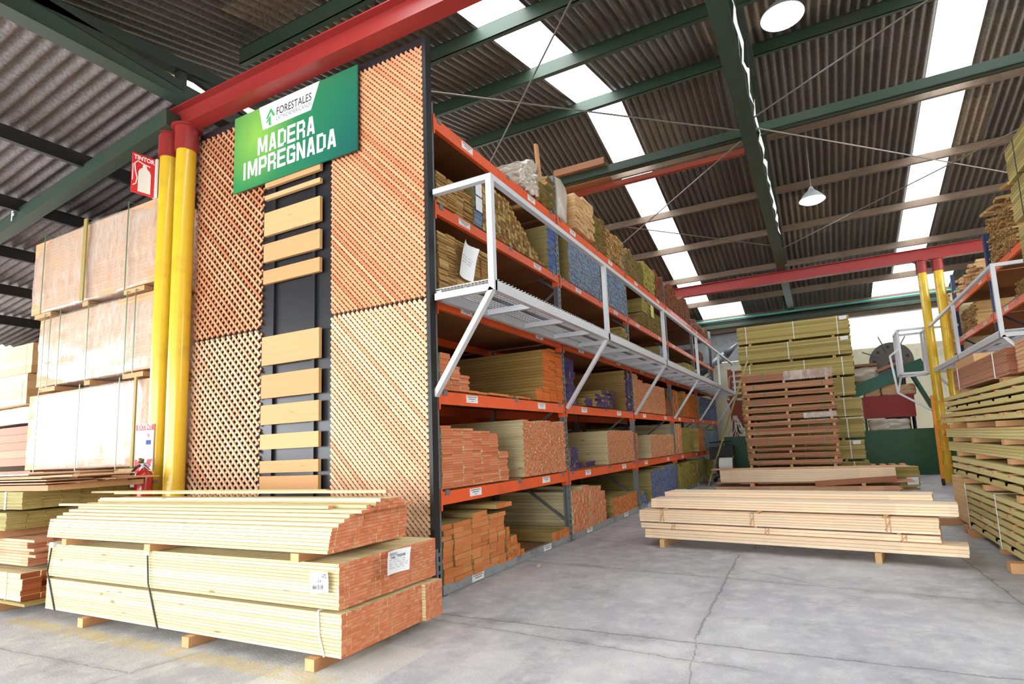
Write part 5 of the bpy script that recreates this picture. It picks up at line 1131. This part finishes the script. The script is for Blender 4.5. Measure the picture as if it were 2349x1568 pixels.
# things on the rack top and small loose things
stack_top = 1
crumple('plastic_sack', 'crumpled white plastic-covered sack on the rack top before the first upright', (-0.35, 2.35, 4.62), (0.7, 0.5, 0.30), m_film, 3, 'sack', 0.045, 0, 16, 2.2)
crumple('plastic_sack', 'second crumpled plastic sack leaning on the rack top near the upright board', (-0.5, 2.82, 5.0), (0.7, 0.42, 0.24), m_film, 12, 'sack', 0.045, 0, 16, 2.2)
tag(MB().box((0, 0, 0), (0.04, 0.07, 0.62), Matrix.Rotation(R(8), 3, 'X')).build('upright_board', list(w_bearer)[0], None, (-0.15, 2.86, 5.1)), 'short board standing upright among the plastic sacks', 'board')
crumple('wrapped_bundle', 'tall film-wrapped bundle on the rack top at the first upright', (-0.5, 3.33, 4.76), (1.0, 0.38, 0.62), m_film, 21, 'bundle', 0.02)
for i, (x, y, z, l) in enumerate(((0.75, 4.5, 5.745, 'reddish plank lying on the left end of the green tie beam'), (0.75, 4.78, 5.585, 'reddish plank tray resting between the tie beam and the thin red beam'))):
    t = thing('plank_tray', l, 'board', (x-0.9, y, z), 0)
    MB().bb(-0.45, 0.45, -0.16 if i else -0.1, 0.16 if i else 0.06, 0.0, 0.03).build('tray_board', list(w_brown)[0], t)
    MB().bb(-0.45, 0.45, -0.18 if i else -0.12, -0.16 if i else -0.10, -0.0 if i else -0.02, 0.03 if i else 0.09).build('side_board', list(w_red)[0], t)
t = None
o = paper(None, (0.045, 0.70, 3.08), 0.24, 0.36, (R(4), R(10), R(90)), None, 3, False, 0.05, name='paper_sheet'); tag(o, 'white curled paper hanging on the olive-brown planks above the walkway deck', 'paper')
for z, l in ((3.97, 'upper'), (3.80, 'lower')):
    o = MB().bb(-0.0015, 0.0015, -0.06, 0.06, -0.075, 0.075).build('paper_sheet', m_white, None, (0.022, 1.02, z)); tag(o, l+' white printed paper on the narrow grey-blue column', 'paper')
o = MB().bb(-0.0015, 0.0015, -0.12, 0.12, -0.13, 0.13).build('paper_sheet', paint('yellow_paper', S(214, 214, 120), 0.6), None, (0.045, 7.75, 3.97)); tag(o, 'yellow-green paper hanging on the fourth shelf in the third bay', 'paper')
tag(MB().box((0, 0, 0), (0.02, 0.045, 0.02)).build('wood_chip', list(w_pine)[0], None, (0.28, 1.55, 0.011)), 'tiny wood chip on the floor near the bottom shelf', 'wood chip')
t = None
flush()
